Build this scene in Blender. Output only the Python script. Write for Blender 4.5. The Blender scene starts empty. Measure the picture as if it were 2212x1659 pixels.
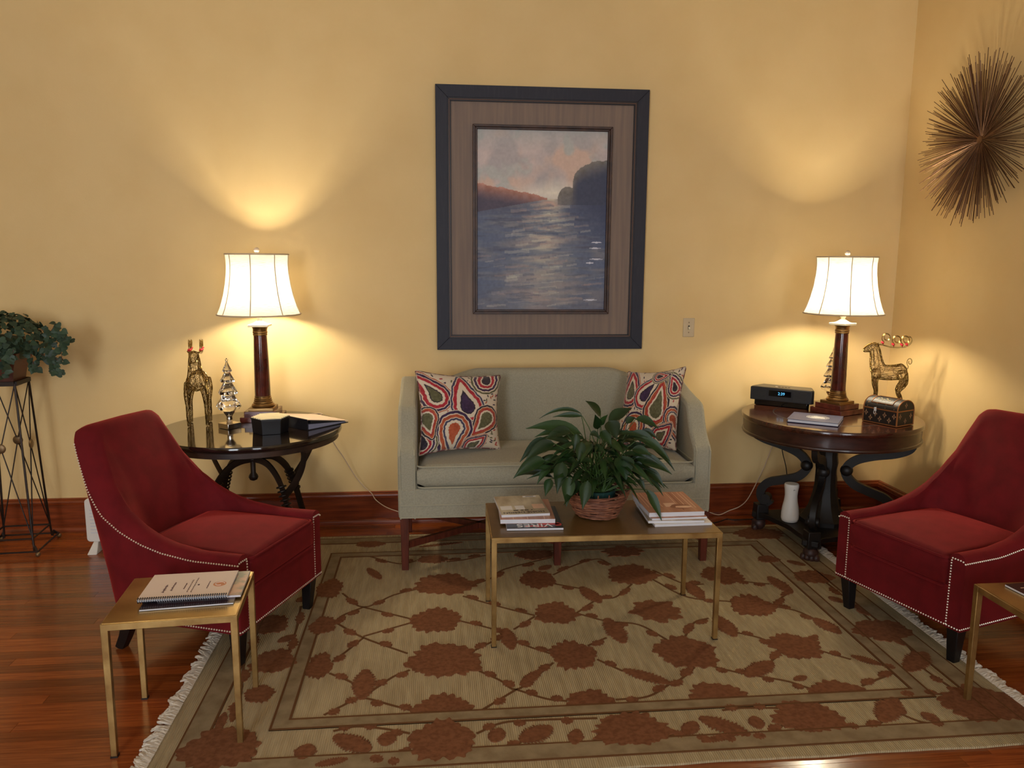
import bpy, bmesh, math, random
import numpy as np
from mathutils import Vector, Matrix
random.seed(7)
rng = np.random.default_rng(11)
PI = math.pi
sc = bpy.context.scene
C = sc.collection

# ------------------------------------------------------------------ camera
F_PX, YAW, PITCH, ROLL = 1696.4, 0.0985, 0.1563, 0.0062
CAM_H, WALL_Y, WALL_X = 1.5657, 4.6085, 2.8184
_fw = Vector((math.sin(YAW)*math.cos(PITCH), math.cos(YAW)*math.cos(PITCH), -math.sin(PITCH)))
_r0 = Vector((math.cos(YAW), -math.sin(YAW), 0)); _u0 = _r0.cross(_fw)
_rt = _r0*math.cos(ROLL) + _u0*math.sin(ROLL); _up = -_r0*math.sin(ROLL) + _u0*math.cos(ROLL)
cam_d = bpy.data.cameras.new('camera'); cam = bpy.data.objects.new('camera', cam_d); C.objects.link(cam)
cam_d.sensor_width = 36; cam_d.lens = F_PX/2212*36; cam_d.clip_start = .02
cam.matrix_world = Matrix(((_rt.x, _up.x, -_fw.x, 0), (_rt.y, _up.y, -_fw.y, 0), (_rt.z, _up.z, -_fw.z, CAM_H), (0, 0, 0, 1)))
sc.camera = cam
def ray(px, py): return _fw + _rt*((px-1106)/F_PX) + _up*((829.5-py)/F_PX)
def PZ(px, py, z=0.0):                      # where a pixel's ray meets the level z
    d = ray(px, py); return Vector((0, 0, CAM_H)) + d*((z-CAM_H)/d.z)
def PY(px, py, y):                          # where it meets the upright plane at depth y
    d = ray(px, py); return Vector((0, 0, CAM_H)) + d*(y/d.y)

# ------------------------------------------------------------------ light
w = bpy.data.worlds.new('world'); sc.world = w; w.use_nodes = True
w.node_tree.nodes['Background'].inputs[0].default_value = (.75, .87, 1, 1)
w.node_tree.nodes['Background'].inputs[1].default_value = 1.0
sc.view_settings.view_transform = 'Standard'; sc.view_settings.look = 'None'
sc.view_settings.gamma = 1.0; sc.view_settings.use_curve_mapping = False
sc.view_settings.exposure = 0.3
DAY = 95.0; BULB = 72.0
def area(name, loc, rot, sx, sy, power, col):
    l = bpy.data.lights.new(name, 'AREA'); l.shape = 'RECTANGLE'; l.size = sx; l.size_y = sy; l.energy = power; l.color = col
    o = bpy.data.objects.new(name, l); C.objects.link(o); o.location = loc; o.rotation_euler = rot; return o
# daylight entering by the two tall windows of the wall behind the camera
area('window_front_offscreen', (-1.9, -2.74, 1.75), (PI/2, 0, 0), 1.2, 2.1, DAY*1.3, (.86, .93, 1))
area('window_front_offscreen', (1.3, -2.74, 1.75), (PI/2, 0, 0), 1.2, 2.1, DAY*.7, (.86, .93, 1))

# ------------------------------------------------------------------ helpers
def lin(c):
    return tuple((x/255/12.92 if x/255 <= .04045 else ((x/255+.055)/1.055)**2.4) for x in c)
def nlin(a):
    a = np.clip(a, 0, 255)/255.0
    return np.where(a <= .04045, a/12.92, ((a+.055)/1.055)**2.4)

class MB:
    def __init__(s): s.v = []; s.f = []
    def add(s, vs, fs):
        b = len(s.v); s.v += [tuple(v) for v in vs]; s.f += [tuple(i+b for i in f) for f in fs]; return s
    def box(s, c, d, m=None):
        x, y, z = d[0]/2, d[1]/2, d[2]/2
        vs = [Vector((i*x, j*y, k*z)) for k in (-1, 1) for j in (-1, 1) for i in (-1, 1)]
        if m is not None: vs = [m @ v for v in vs]
        vs = [v+Vector(c) for v in vs]
        return s.add(vs, [(0, 2, 3, 1), (4, 5, 7, 6), (0, 1, 5, 4), (2, 6, 7, 3), (0, 4, 6, 2), (1, 3, 7, 5)])
    def tbox(s, c0, h0, c1, h1):             # tapered box between two rectangles (centre, half sizes)
        vs = [(c0[0]+i*h0[0], c0[1]+j*h0[1], c0[2]) for j in (-1, 1) for i in (-1, 1)] + [(c1[0]+i*h1[0], c1[1]+j*h1[1], c1[2]) for j in (-1, 1) for i in (-1, 1)]
        return s.add(vs, [(0, 2, 3, 1), (4, 5, 7, 6), (0, 1, 5, 4), (2, 6, 7, 3), (0, 4, 6, 2), (1, 3, 7, 5)])
    def lathe(s, prof, n=32, c=(0, 0, 0), ph=0.0, rmod=None):
        vs = []; fs = []
        for k, (r, z) in enumerate(prof):
            for i in range(n):
                a = 2*PI*i/n+ph; rr = r*(rmod(a, z) if rmod else 1)
                vs.append((c[0]+rr*math.cos(a), c[1]+rr*math.sin(a), c[2]+z))
        for k in range(len(prof)-1):
            for i in range(n):
                j = (i+1) % n; fs.append((k*n+i, k*n+j, (k+1)*n+j, (k+1)*n+i))
        if prof[0][0] > 1e-5: fs.append(tuple(range(n-1, -1, -1)))
        if prof[-1][0] > 1e-5: fs.append(tuple((len(prof)-1)*n+i for i in range(n)))
        return s.add(vs, fs)
    def tube(s, pts, r, n=8, flat=None, hint=(0, 0, 1), cap=True, closed=False):
        pts = [Vector(p) for p in pts]; N = len(pts); rs = r if hasattr(r, '__len__') else [r]*N
        vs = []; fs = []; h = Vector(hint)
        for k in range(N):
            if closed: t = pts[(k+1) % N]-pts[k-1]
            else: t = pts[min(k+1, N-1)]-pts[max(k-1, 0)]
            t = t.normalized() if t.length > 1e-9 else Vector((0, 0, 1))
            sd = t.cross(h)
            if sd.length < 1e-3: sd = t.cross(Vector((1, .3, 0)))
            sd.normalize(); up = sd.cross(t).normalized()
            if flat is None: h = up
            a, b = (1, 1) if flat is None else flat
            for i in range(n):
                g = 2*PI*(i+.5)/n
                x, y = math.cos(g), math.sin(g)
                if n == 4: x, y = x*1.4142, y*1.4142
                vs.append(pts[k]+sd*(x*rs[k]*a)+up*(y*rs[k]*b))
        for k in range(N if closed else N-1):
            for i in range(n):
                j = (i+1) % n; k2 = (k+1) % N; fs.append((k*n+i, k*n+j, k2*n+j, k2*n+i))
        if cap and not closed:
            fs.append(tuple(range(n-1, -1, -1))); fs.append(tuple((N-1)*n+i for i in range(n)))
        return s.add(vs, fs)
    def prism(s, poly, z0, z1, m=None):
        n = len(poly); vs = [Vector((p[0], p[1], z0)) for p in poly]+[Vector((p[0], p[1], z1)) for p in poly]
        if m is not None: vs = [m @ v for v in vs]
        return s.add(vs, [tuple(range(n-1, -1, -1)), tuple(range(n, 2*n))]+[(i, (i+1) % n, n+(i+1) % n, n+i) for i in range(n)])
    def sphere(s, c, r, n=12, m=8, sq=(1, 1, 1)):
        prof = [(max(1e-6, math.sin(PI*k/m))*1, -math.cos(PI*k/m)) for k in range(m+1)]
        vs = []; fs = []
        for q, (a, z) in enumerate(prof):
            for i in range(n):
                g = 2*PI*i/n; vs.append((c[0]+r*sq[0]*a*math.cos(g), c[1]+r*sq[1]*a*math.sin(g), c[2]+r*sq[2]*z))
        for k in range(m):
            for i in range(n):
                j = (i+1) % n; fs.append((k*n+i, k*n+j, (k+1)*n+j, (k+1)*n+i))
        return s.add(vs, fs)
    def grid(s, fn, nu, nv):
        vs = [fn(i/nu, j/nv) for j in range(nv+1) for i in range(nu+1)]
        fs = [(j*(nu+1)+i, j*(nu+1)+i+1, (j+1)*(nu+1)+i+1, (j+1)*(nu+1)+i) for j in range(nv) for i in range(nu)]
        return s.add(vs, fs)
    def build(s, name, mat, parent=None, bevel=0, seg=2, angle=35, smooth=True, kind=None, loc=None):
        me = bpy.data.meshes.new(name); me.from_pydata(s.v, [], s.f)
        bm = bmesh.new(); bm.from_mesh(me); bmesh.ops.recalc_face_normals(bm, faces=bm.faces); bm.to_mesh(me); bm.free()
        if smooth:
            me.shade_smooth(); me.set_sharp_from_angle(angle=math.radians(angle))
        return link(name, me, mat, parent, bevel, seg, kind, loc)
def link(name, me, mat, parent=None, bevel=0, seg=2, kind=None, loc=None):
    o = bpy.data.objects.new(name, me); C.objects.link(o)
    if mat is not None:
        if len(me.materials) == 0: me.materials.append(mat)
    if parent is not None: o.parent = parent
    if bevel:
        b = o.modifiers.new('bevel', 'BEVEL'); b.width = bevel; b.segments = seg; b.limit_method = 'ANGLE'; b.angle_limit = math.radians(40)
    if kind: o['kind'] = kind
    if loc is not None: o.location = loc
    return o
def tag(o, label, cat, group=None):
    o['label'] = label; o['category'] = cat
    if group: o['group'] = group
    return o
def thing(name, label, cat, loc=(0, 0, 0), rz=0.0, group=None):
    o = bpy.data.objects.new(name, None); C.objects.link(o); o.location = loc; o.rotation_euler = (0, 0, rz); o.empty_display_size = .05
    return tag(o, label, cat, group)
def struct(o): o['kind'] = 'structure'; return o
def B(c, d, m=None): return MB().box(c, d, m)
def smooth_path(pts, k=6):                    # Catmull-Rom through points
    P = [np.array(p, float) for p in pts]; P = [2*P[0]-P[1]]+P+[2*P[-1]-P[-2]]; out = []
    for i in range(1, len(P)-2):
        for j in range(k):
            t = j/k; a, b, c, d = P[i-1], P[i], P[i+1], P[i+2]
            out.append(.5*((2*b)+(-a+c)*t+(2*a-5*b+4*c-d)*t*t+(-a+3*b-3*c+d)*t**3))
    out.append(P[-2]); return [tuple(p) for p in out]
def text_part(name, s, size, mat, parent, loc, rot, ext=.0004, sx=1.0):
    cu = bpy.data.curves.new('t', 'FONT'); cu.body = s; cu.size = size; cu.extrude = ext; cu.align_x = 'CENTER'; cu.align_y = 'CENTER'
    o = bpy.data.objects.new('t', cu); C.objects.link(o)
    dg = bpy.context.evaluated_depsgraph_get(); me = bpy.data.meshes.new_from_object(o.evaluated_get(dg))
    bpy.data.objects.remove(o); me.materials.clear()
    p = link(name, me, mat, parent); p.location = loc; p.rotation_euler = rot; p.scale = (sx, 1, 1); return p

# ------------------------------------------------------------------ materials
def M(name, col, rough=.5, metal=0.0, col2=None, ns=8.0, stretch=(1, 1, 1), bump=0.0, bs=None, sheen=0.0, sheen_tint=None, spec=.5, coat=0.0, coat_r=.1, trans=0.0, ior=1.45, emit=None, es=0.0, contrast=(.35, .65), rand=0.0, detail=4):
    m = bpy.data.materials.new(name); m.use_nodes = True; nt = m.node_tree; N = nt.nodes; L = nt.links; b = N['Principled BSDF']
    c1 = lin(col)+(1,); b.inputs['Base Color'].default_value = c1; b.inputs['Roughness'].default_value = rough; b.inputs['Metallic'].default_value = metal
    b.inputs['Specular IOR Level'].default_value = spec; b.inputs['IOR'].default_value = ior
    if coat: b.inputs['Coat Weight'].default_value = coat; b.inputs['Coat Roughness'].default_value = coat_r
    if sheen:
        b.inputs['Sheen Weight'].default_value = sheen; b.inputs['Sheen Roughness'].default_value = .4
        if sheen_tint: b.inputs['Sheen Tint'].default_value = lin(sheen_tint)+(1,)
    if trans: b.inputs['Transmission Weight'].default_value = trans
    if emit: b.inputs['Emission Color'].default_value = lin(emit)+(1,); b.inputs['Emission Strength'].default_value = es
    tc = N.new('ShaderNodeTexCoord'); mp = N.new('ShaderNodeMapping'); mp.inputs['Scale'].default_value = stretch; L.new(tc.outputs['Object'], mp.inputs[0])
    if rand:
        oi = N.new('ShaderNodeObjectInfo'); mu = N.new('ShaderNodeVectorMath'); mu.operation = 'SCALE'
        cb = N.new('ShaderNodeCombineXYZ'); L.new(oi.outputs['Random'], cb.inputs[0]); L.new(oi.outputs['Random'], cb.inputs[1]); L.new(oi.outputs['Random'], cb.inputs[2])
        L.new(cb.outputs[0], mu.inputs[0]); mu.inputs['Scale'].default_value = 37.0; L.new(mu.outputs[0], mp.inputs['Location'])
    if col2:
        no = N.new('ShaderNodeTexNoise'); no.inputs['Scale'].default_value = ns; no.inputs['Detail'].default_value = detail; L.new(mp.outputs[0], no.inputs[0])
        cr = N.new('ShaderNodeValToRGB'); cr.color_ramp.elements[0].position = contrast[0]; cr.color_ramp.elements[1].position = contrast[1]
        cr.color_ramp.elements[0].color = c1; cr.color_ramp.elements[1].color = lin(col2)+(1,); L.new(no.outputs[0], cr.inputs[0]); out = cr.outputs[0]
        if rand:
            hs = N.new('ShaderNodeHueSaturation'); ma = N.new('ShaderNodeMapRange'); ma.inputs[3].default_value = 1-rand; ma.inputs[4].default_value = 1+rand
            L.new(oi.outputs['Random'], ma.inputs[0]); L.new(ma.outputs[0], hs.inputs['Value']); L.new(out, hs.inputs['Color']); out = hs.outputs[0]
        L.new(out, b.inputs['Base Color'])
    if bump:
        n2 = N.new('ShaderNodeTexNoise'); n2.inputs['Scale'].default_value = bs or ns; n2.inputs['Detail'].default_value = 5; L.new(mp.outputs[0], n2.inputs[0])
        bp = N.new('ShaderNodeBump'); bp.inputs['Strength'].default_value = bump; bp.inputs['Distance'].default_value = .01; L.new(n2.outputs[0], bp.inputs['Height']); L.new(bp.outputs[0], b.inputs['Normal'])
    return m
def MV(name, rough=.6, sheen=0.0):            # printed surface: colours held by the mesh itself
    m = bpy.data.materials.new(name); m.use_nodes = True; N = m.node_tree.nodes; a = N.new('ShaderNodeVertexColor'); a.layer_name = 'Col'
    m.node_tree.links.new(a.outputs[0], N['Principled BSDF'].inputs['Base Color']); N['Principled BSDF'].inputs['Roughness'].default_value = rough
    N['Principled BSDF'].inputs['Sheen Weight'].default_value = sheen; return m
def set_cols(me, arr):                        # arr: n x 3 sRGB 0..255 per vertex
    a = me.color_attributes.new('Col', 'FLOAT_COLOR', 'POINT'); d = np.ones((len(arr), 4)); d[:, :3] = nlin(np.asarray(arr)); a.data.foreach_set('color', d.ravel().astype(np.float32))

m_wall = M('wall_paint', (221, 192, 138), .75, col2=(217, 187, 132), ns=3, bump=.05, bs=180, spec=.25)
m_ceil = M('ceiling_paint', (235, 228, 212), .8)
m_plank = M('heart_pine', (150, 78, 32), .2, col2=(112, 51, 18), ns=5, stretch=(1.2, 22, 1), rand=.30, spec=.5, coat=.25, coat_r=.12, bump=.03, bs=20, contrast=(.3, .75))
m_sub = M('floor_joint', (52, 22, 8), .5)
m_base = M('varnished_pine', (138, 62, 27), .3, col2=(100, 40, 14), ns=4, stretch=(1.2, 16, 16), coat=.3, coat_r=.15, contrast=(.3, .7))
m_red = M('red_velvet', (101, 17, 22), .85, col2=(88, 14, 18), ns=14, sheen=.55, sheen_tint=(235, 80, 70), bump=.05, bs=300, spec=.2)
m_black_wood = M('black_wood', (16, 13, 14), .4)
m_nail = M('nailhead_metal', (232, 222, 205), .32, .55)
m_sofa = M('sage_linen', (157, 151, 131), .9, col2=(145, 139, 120), ns=160, bump=.12, bs=420, sheen=.15, spec=.2)
m_sofaw = M('sofa_welt', (161, 155, 134), .9, spec=.2)
m_mahog = M('mahogany', (94, 42, 27), .35, col2=(70, 28, 18), ns=6, stretch=(12, 12, 1.5))
m_brass = M('aged_brass', (172, 140, 86), .4, .8, col2=(132, 100, 56), ns=14, contrast=(.35, .7))
m_brass_top = M('aged_brass_sheet', (128, 99, 54), .28, .4, col2=(98, 72, 36), ns=5, contrast=(.3, .75), bump=.02, bs=30)
m_brass_pale = M('brushed_brass_sheet', (198, 166, 104), .24, .8, col2=(140, 108, 54), ns=6, contrast=(.3, .75), bump=.02, bs=30)
m_blacktop = M('black_lacquer', (20, 15, 14), .1, col2=(30, 20, 16), ns=3, coat=.6, coat_r=.04)
m_rim = M('bronzed_wood', (60, 38, 26), .4, col2=(36, 24, 20), ns=7)
m_iron = M('wrought_iron', (34, 26, 22), .45, .4, col2=(48, 32, 24), ns=9)
m_rtable = M('dark_mahogany', (72, 34, 22), .22, col2=(46, 20, 13), ns=5, stretch=(2, 14, 2), coat=.5, coat_r=.08)
m_rapron = M('drum_veneer', (58, 29, 20), .35, col2=(40, 19, 13), ns=5, stretch=(3, 3, 12), coat=.3)
m_rleg = M('ebonised_wood', (17, 13, 12), .5, col2=(25, 18, 14), ns=8)
m_paw = M('carved_paw_wood', (70, 44, 36), .5, col2=(44, 26, 22), ns=40)
m_marble = M('red_marble', (84, 28, 20), .14, col2=(58, 16, 12), ns=18, coat=.4, contrast=(.35, .62), detail=8)
m_marble_base = M('red_marble_plinth', (108, 46, 34), .25, col2=(82, 30, 22), ns=20, coat=.3)
m_bronze = M('bronze_ring', (132, 102, 62), .3, .9)
m_ivory = M('ivory_enamel', (226, 218, 192), .4)
m_trim = M('shade_trim', (196, 176, 150), .8)
m_glass = M('clear_glass', (255, 255, 255), .0, trans=1.0, ior=1.46)
m_silver = M('polished_silver', (225, 220, 212), .16, 1.0)
m_gold = M('gold_wire', (150, 120, 62), .3, .95, col2=(96, 72, 36), ns=60)
m_berry = M('red_bead', (196, 40, 56), .2)
m_white = M('white_plastic', (222, 216, 208), .45)
m_cord_w = M('ivory_cord', (205, 178, 150), .5)
m_cord_b = M('black_cord', (16, 12, 12), .5)
m_paper = M('page_edges', (214, 212, 216), .8, col2=(190, 190, 198), ns=6, stretch=(1, 1, 260))
m_navy = M('navy_frame', (30, 31, 44), .6, col2=(46, 44, 54), ns=9, stretch=(10, 10, 1.5), contrast=(.5, .85))
m_bead = M('bead_moulding', (30, 22, 26), .45)
m_beadl = M('bead_pale_line', (122, 88, 70), .45)  # paler brown line between the two dark beads
m_mat = M('taupe_silk_mat', (132, 112, 98), .7, col2=(110, 95, 88), ns=6, stretch=(9, 9, .35), contrast=(.3, .75))
m_bfr = M('dark_bronze_frame', (70, 44, 32), .45, col2=(42, 26, 22), ns=20)
m_leaf = M('peace_lily_leaf', (36, 60, 24), .42, col2=(22, 42, 17), ns=5, rand=.3, spec=.4)
m_vein = M('leaf_stem', (58, 84, 36), .5)
m_ivy = M('ivy_leaf', (56, 74, 54), .5, col2=(38, 56, 42), ns=30, rand=.35, spec=.35)
m_ivystem = M('ivy_stem', (96, 60, 42), .6)
m_wick = M('wicker', (138, 88, 62), .6, col2=(100, 58, 42), ns=30, rand=.25)
m_pot = M('green_pot', (30, 62, 58), .5)
m_soil = M('soil', (46, 34, 24), .9)
m_terra = M('planter_wood', (92, 48, 30), .45, col2=(74, 36, 24), ns=8)
m_disc = M('bronze_disc', (116, 92, 62), .4, .6)
m_rod = M('rusted_rod', (82, 54, 38), .4, .6, col2=(120, 86, 60), ns=20, rand=.3)
m_radio = M('graphite_plastic', (34, 33, 34), .5)
m_radio_top = M('radio_top_panel', (52, 49, 46), .35)
m_screen = M('radio_screen', (5, 5, 10), .1)
m_digit = M('lit_digits', (20, 60, 90), .4, emit=(96, 190, 235), es=1.2)
m_blueb = M('navy_cloth_cover', (66, 68, 98), .5, col2=(58, 60, 88), ns=60)
m_seal = M('silver_seal', (212, 210, 206), .4)
m_chest = M('black_lacquer_box', (24, 18, 16), .5)
m_chtrim = M('copper_edge', (156, 104, 62), .35, .7)
m_fleur = M('faded_gilt_motif', (146, 112, 84), .45, .4)
m_hex = M('black_box_side', (16, 14, 18), .45)
m_bone = M('bone_strip', (218, 202, 160), .5)
m_binder = M('black_vinyl', (26, 24, 28), .4)
m_bcover = M('cream_binder_cover', (214, 190, 168), .55)
m_bpage = M('binder_pages', (126, 126, 146), .6)
m_tan = M('tan_magazine_cover', (188, 136, 108), .35, col2=(164, 110, 84), ns=3, stretch=(9, .8, 1))
m_tanl = M('pale_cover_print', (218, 178, 150), .4)
m_tand = M('brown_cover_print', (140, 86, 60), .4)
m_cream = M('interior_photo_cover', (206, 194, 168), .35, col2=(158, 140, 112), ns=16, stretch=(1, .4, 1))
m_blackc = M('black_magazine_cover', (26, 22, 26), .3)
m_redp = M('red_print', (196, 52, 44), .4)
m_ink = M('black_ink', (24, 20, 20), .6)
m_whitep = M('white_print', (226, 222, 220), .5)
m_note = M('cream_card_cover', (224, 204, 190), .6)
m_inkb = M('brown_ink', (96, 64, 62), .6)
m_orange = M('orange_emblem', (196, 122, 76), .5)
m_coil = M('black_coil', (24, 26, 40), .4)
m_photo = M('glossy_photo_cover', (84, 78, 54), .3, col2=(170, 120, 90), ns=26, contrast=(.4, .6))
m_darkmag = M('dark_glossy_cover', (34, 26, 34), .25, col2=(60, 34, 36), ns=9)
m_plate = M('almond_plastic', (196, 176, 142), .4)
m_print = MV('printed_linen', .85, .2)
m_paint = MV('oil_paint', .6)
m_brown = M('rug_brown_pile', (124, 81, 54), .95, col2=(105, 66, 43), ns=60, bump=.3, bs=500, spec=.1)
m_vine = M('rug_vine_pile', (98, 66, 40), .95, spec=.1)
m_band = M('rug_grey_band', (142, 124, 95), .95, col2=(124, 105, 78), ns=16, spec=.1, bump=.2, bs=300)
m_fringe = M('rug_fringe', (208, 196, 180), .9, spec=.1)
# woven ground of the rug: fine warp ribs that run front to back
m_rug = M('rug_woven_ground', (176, 158, 124), .95, col2=(160, 141, 108), ns=7, stretch=(6, .8, 1), spec=.1)
_n = m_rug.node_tree; _b = _n.nodes['Principled BSDF']; _tc = _n.nodes.new('ShaderNodeTexCoord'); _wv = _n.nodes.new('ShaderNodeTexWave'); _wv.inputs['Scale'].default_value = 42; _wv.inputs['Distortion'].default_value = 1.2; _wv.inputs['Detail'].default_value = 2
_n.links.new(_tc.outputs['Object'], _wv.inputs[0]); _bp = _n.nodes.new('ShaderNodeBump'); _bp.inputs['Strength'].default_value = .55; _bp.inputs['Distance'].default_value = .006
_n.links.new(_wv.outputs['Fac'], _bp.inputs['Height']); _n.links.new(_bp.outputs[0], _b.inputs['Normal'])
# lamp shade: cloth that lets light through, with slanting slubs
m_shade = bpy.data.materials.new('shade_silk'); m_shade.use_nodes = True
_nt = m_shade.node_tree; _nt.nodes.remove(_nt.nodes['Principled BSDF']); _N = _nt.nodes; _L = _nt.links
_d = _N.new('ShaderNodeBsdfDiffuse'); _t = _N.new('ShaderNodeBsdfTranslucent'); _mx = _N.new('ShaderNodeMixShader'); _mx.inputs[0].default_value = .55
_tc = _N.new('ShaderNodeTexCoord'); _mp = _N.new('ShaderNodeMapping'); _mp.inputs['Rotation'].default_value = (0, .75, 0); _mp.inputs['Scale'].default_value = (14, 14, 200)
_no = _N.new('ShaderNodeTexNoise'); _no.inputs['Scale'].default_value = 2.2; _cr = _N.new('ShaderNodeValToRGB'); _cr.color_ramp.elements[0].position = .30; _cr.color_ramp.elements[1].position = .52
_cr.color_ramp.elements[0].color = (.28, .26, .225, 1); _cr.color_ramp.elements[1].color = (.36, .345, .31, 1)
_L.new(_tc.outputs['Object'], _mp.inputs[0]); _L.new(_mp.outputs[0], _no.inputs[0]); _L.new(_no.outputs[0], _cr.inputs[0]); _L.new(_cr.outputs[0], _d.inputs[0]); _L.new(_cr.outputs[0], _t.inputs[0])
_L.new(_d.outputs[0], _mx.inputs[1]); _L.new(_t.outputs[0], _mx.inputs[2]); _L.new(_mx.outputs[0], _N['Material Output'].inputs[0])
# window glass, thin
m_pane = bpy.data.materials.new('window_glass'); m_pane.use_nodes = True
_nt = m_pane.node_tree; _nt.nodes.remove(_nt.nodes['Principled BSDF']); _a = _nt.nodes.new('ShaderNodeBsdfTransparent'); _g = _nt.nodes.new('ShaderNodeBsdfGlossy'); _g.inputs['Roughness'].default_value = .02
_m = _nt.nodes.new('ShaderNodeMixShader'); _m.inputs[0].default_value = .06; _nt.links.new(_a.outputs[0], _m.inputs[1]); _nt.links.new(_g.outputs[0], _m.inputs[2]); _nt.links.new(_m.outputs[0], _nt.nodes['Material Output'].inputs[0])

# ------------------------------------------------------------------ room
XL, YF, ZC = -4.2, -2.6, 3.45
struct(B(((XL+WALL_X)/2, WALL_Y+.06, ZC/2), (WALL_X-XL+.24, .12, ZC)).build('wall_back', m_wall))
struct(B((WALL_X+.06, (YF+WALL_Y)/2, ZC/2), (.12, WALL_Y-YF, ZC)).build('wall_right', m_wall))
struct(B((XL-.06, (YF+WALL_Y)/2, ZC/2), (.12, WALL_Y-YF, ZC)).build('wall_left', m_wall))
struct(B(((XL+WALL_X)/2, (YF+WALL_Y)/2, ZC+.06), (WALL_X-XL+.24, WALL_Y-YF+.24, .12)).build('ceiling', m_ceil))
wf = MB(); wins = [(-1.9, 1.3), (1.3, 1.3)]; xs = [XL, -2.55, -1.25, .65, 1.95, WALL_X]
for a, b in ((XL, -2.55), (-1.25, .65), (1.95, WALL_X)): wf.box(((a+b)/2, YF-.06, ZC/2), (b-a, .12, ZC))
for a, b in ((-2.55, -1.25), (.65, 1.95)): wf.box(((a+b)/2, YF-.06, .325), (b-a, .12, .65)); wf.box(((a+b)/2, YF-.06, (2.85+ZC)/2), (b-a, .12, ZC-2.85))
struct(wf.build('wall_front', m_wall))
for i, x in enumerate((-1.9, 1.3)):
    wn = MB()
    for sx in (-.62, .62): wn.box((x+sx, YF-.06, 1.75), (.06, .1, 2.2))
    for z in (.68, 1.75, 2.82): wn.box((x, YF-.06, z), (1.3, .1, .06))
    wo = struct(wn.build('window_%d' % (i+1), m_ceil))
    for z in (1.215, 2.285): B((x, YF-.06, z), (1.18, .006, 1.01)).build('pane', m_pane, wo)
# floor: base and boards, each board a piece
fl = struct(B(((XL+WALL_X)/2, (YF+WALL_Y)/2, -.055), (WALL_X-XL+.24, WALL_Y-YF+.24, .1)).build('floor', m_sub))
PW = .057; boards = []
y = WALL_Y; row = 0
while y > 1.55:
    x = XL+.9+random.random()*.8
    while x < WALL_X:
        ln = random.uniform(.9, 2.6); x1 = min(x+ln, WALL_X+.05)
        hid = (x > -.88 and x1 < 2.04 and y < 4.30 and y-PW > 2.22) or (y-PW < 2.0 and (x > .6 and x1 < -.5))
        if not hid and x1 > -3.3: boards.append((x, x1, y-PW, y))
        x = x1
    y -= PW
def board_mesh(ln):
    mb = MB(); h = PW/2-.0006; mb.box((0, 0, -.0025), (ln-.0012, 2*h, .005)); me = bpy.data.meshes.new('board'); me.from_pydata(mb.v, [], mb.f); me.materials.append(m_plank); return me
def seen(b): return -min(max(b[0], -2.4), 0)*0+((b[1]-b[0])*(1/(b[2]**1.5)))
boards.sort(key=lambda b: -seen(b)*(2 if (b[0] < -.4) else 1))
cache = {}
for b in boards[:300]:
    k = round((b[1]-b[0])/.05)
    if k not in cache: cache[k] = board_mesh(k*.05)
    o = link('plank', cache[k], None, fl); o.location = ((b[0]+b[1])/2, (b[2]+b[3])/2, 0); o.scale = ((b[1]-b[0])/(k*.05) if k else 1, 1, 1)
rest = MB()
for b in boards[300:]: rest.box(((b[0]+b[1])/2, (b[2]+b[3])/2, -.0025), (b[1]-b[0]-.0012, PW-.0012, .005))
y = 1.55
while y > YF:
    x = XL
    while x < WALL_X:
        x1 = min(x+random.uniform(1, 2.2), WALL_X); rest.box(((x+x1)/2, y-PW/2, -.0025), (x1-x-.001, PW-.0012, .005)); x = x1
    y -= PW
rest.build('plank_run', m_plank, fl, smooth=False, kind='stuff')
# baseboards: board, moulded cap, shoe
def baseboard(name, L, m4):
    root = struct(MB().prism([(0, 0), (-.018, 0), (-.018, .158), (0, .158)], 0, L, m4).build(name, m_base))
    MB().prism([(0, .157), (-.027, .157), (-.029, .163), (-.024, .166), (-.028, .172), (-.026, .180), (-.018, .184), (-.015, .1862), (-.017, .190), (-.012, .1935), (0, .1939)], 0, L, m4).build('cap_moulding', m_base, root)
    MB().prism([(0, 0), (-.036, 0), (-.036, .012), (-.032, .022), (-.026, .028), (-.016, .031), (0, .031)], 0, L, m4).build('shoe_moulding', m_base, root)
# poly (p,q): p = out of wall, q = up ; extruded along the wall
baseboard('baseboard_back', WALL_X-XL, Matrix(((0, 0, 1, XL), (1, 0, 0, WALL_Y), (0, 1, 0, 0), (0, 0, 0, 1))))
baseboard('baseboard_right', WALL_Y-YF, Matrix(((1, 0, 0, WALL_X), (0, 0, 1, YF), (0, 1, 0, 0), (0, 0, 0, 1))))

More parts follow.
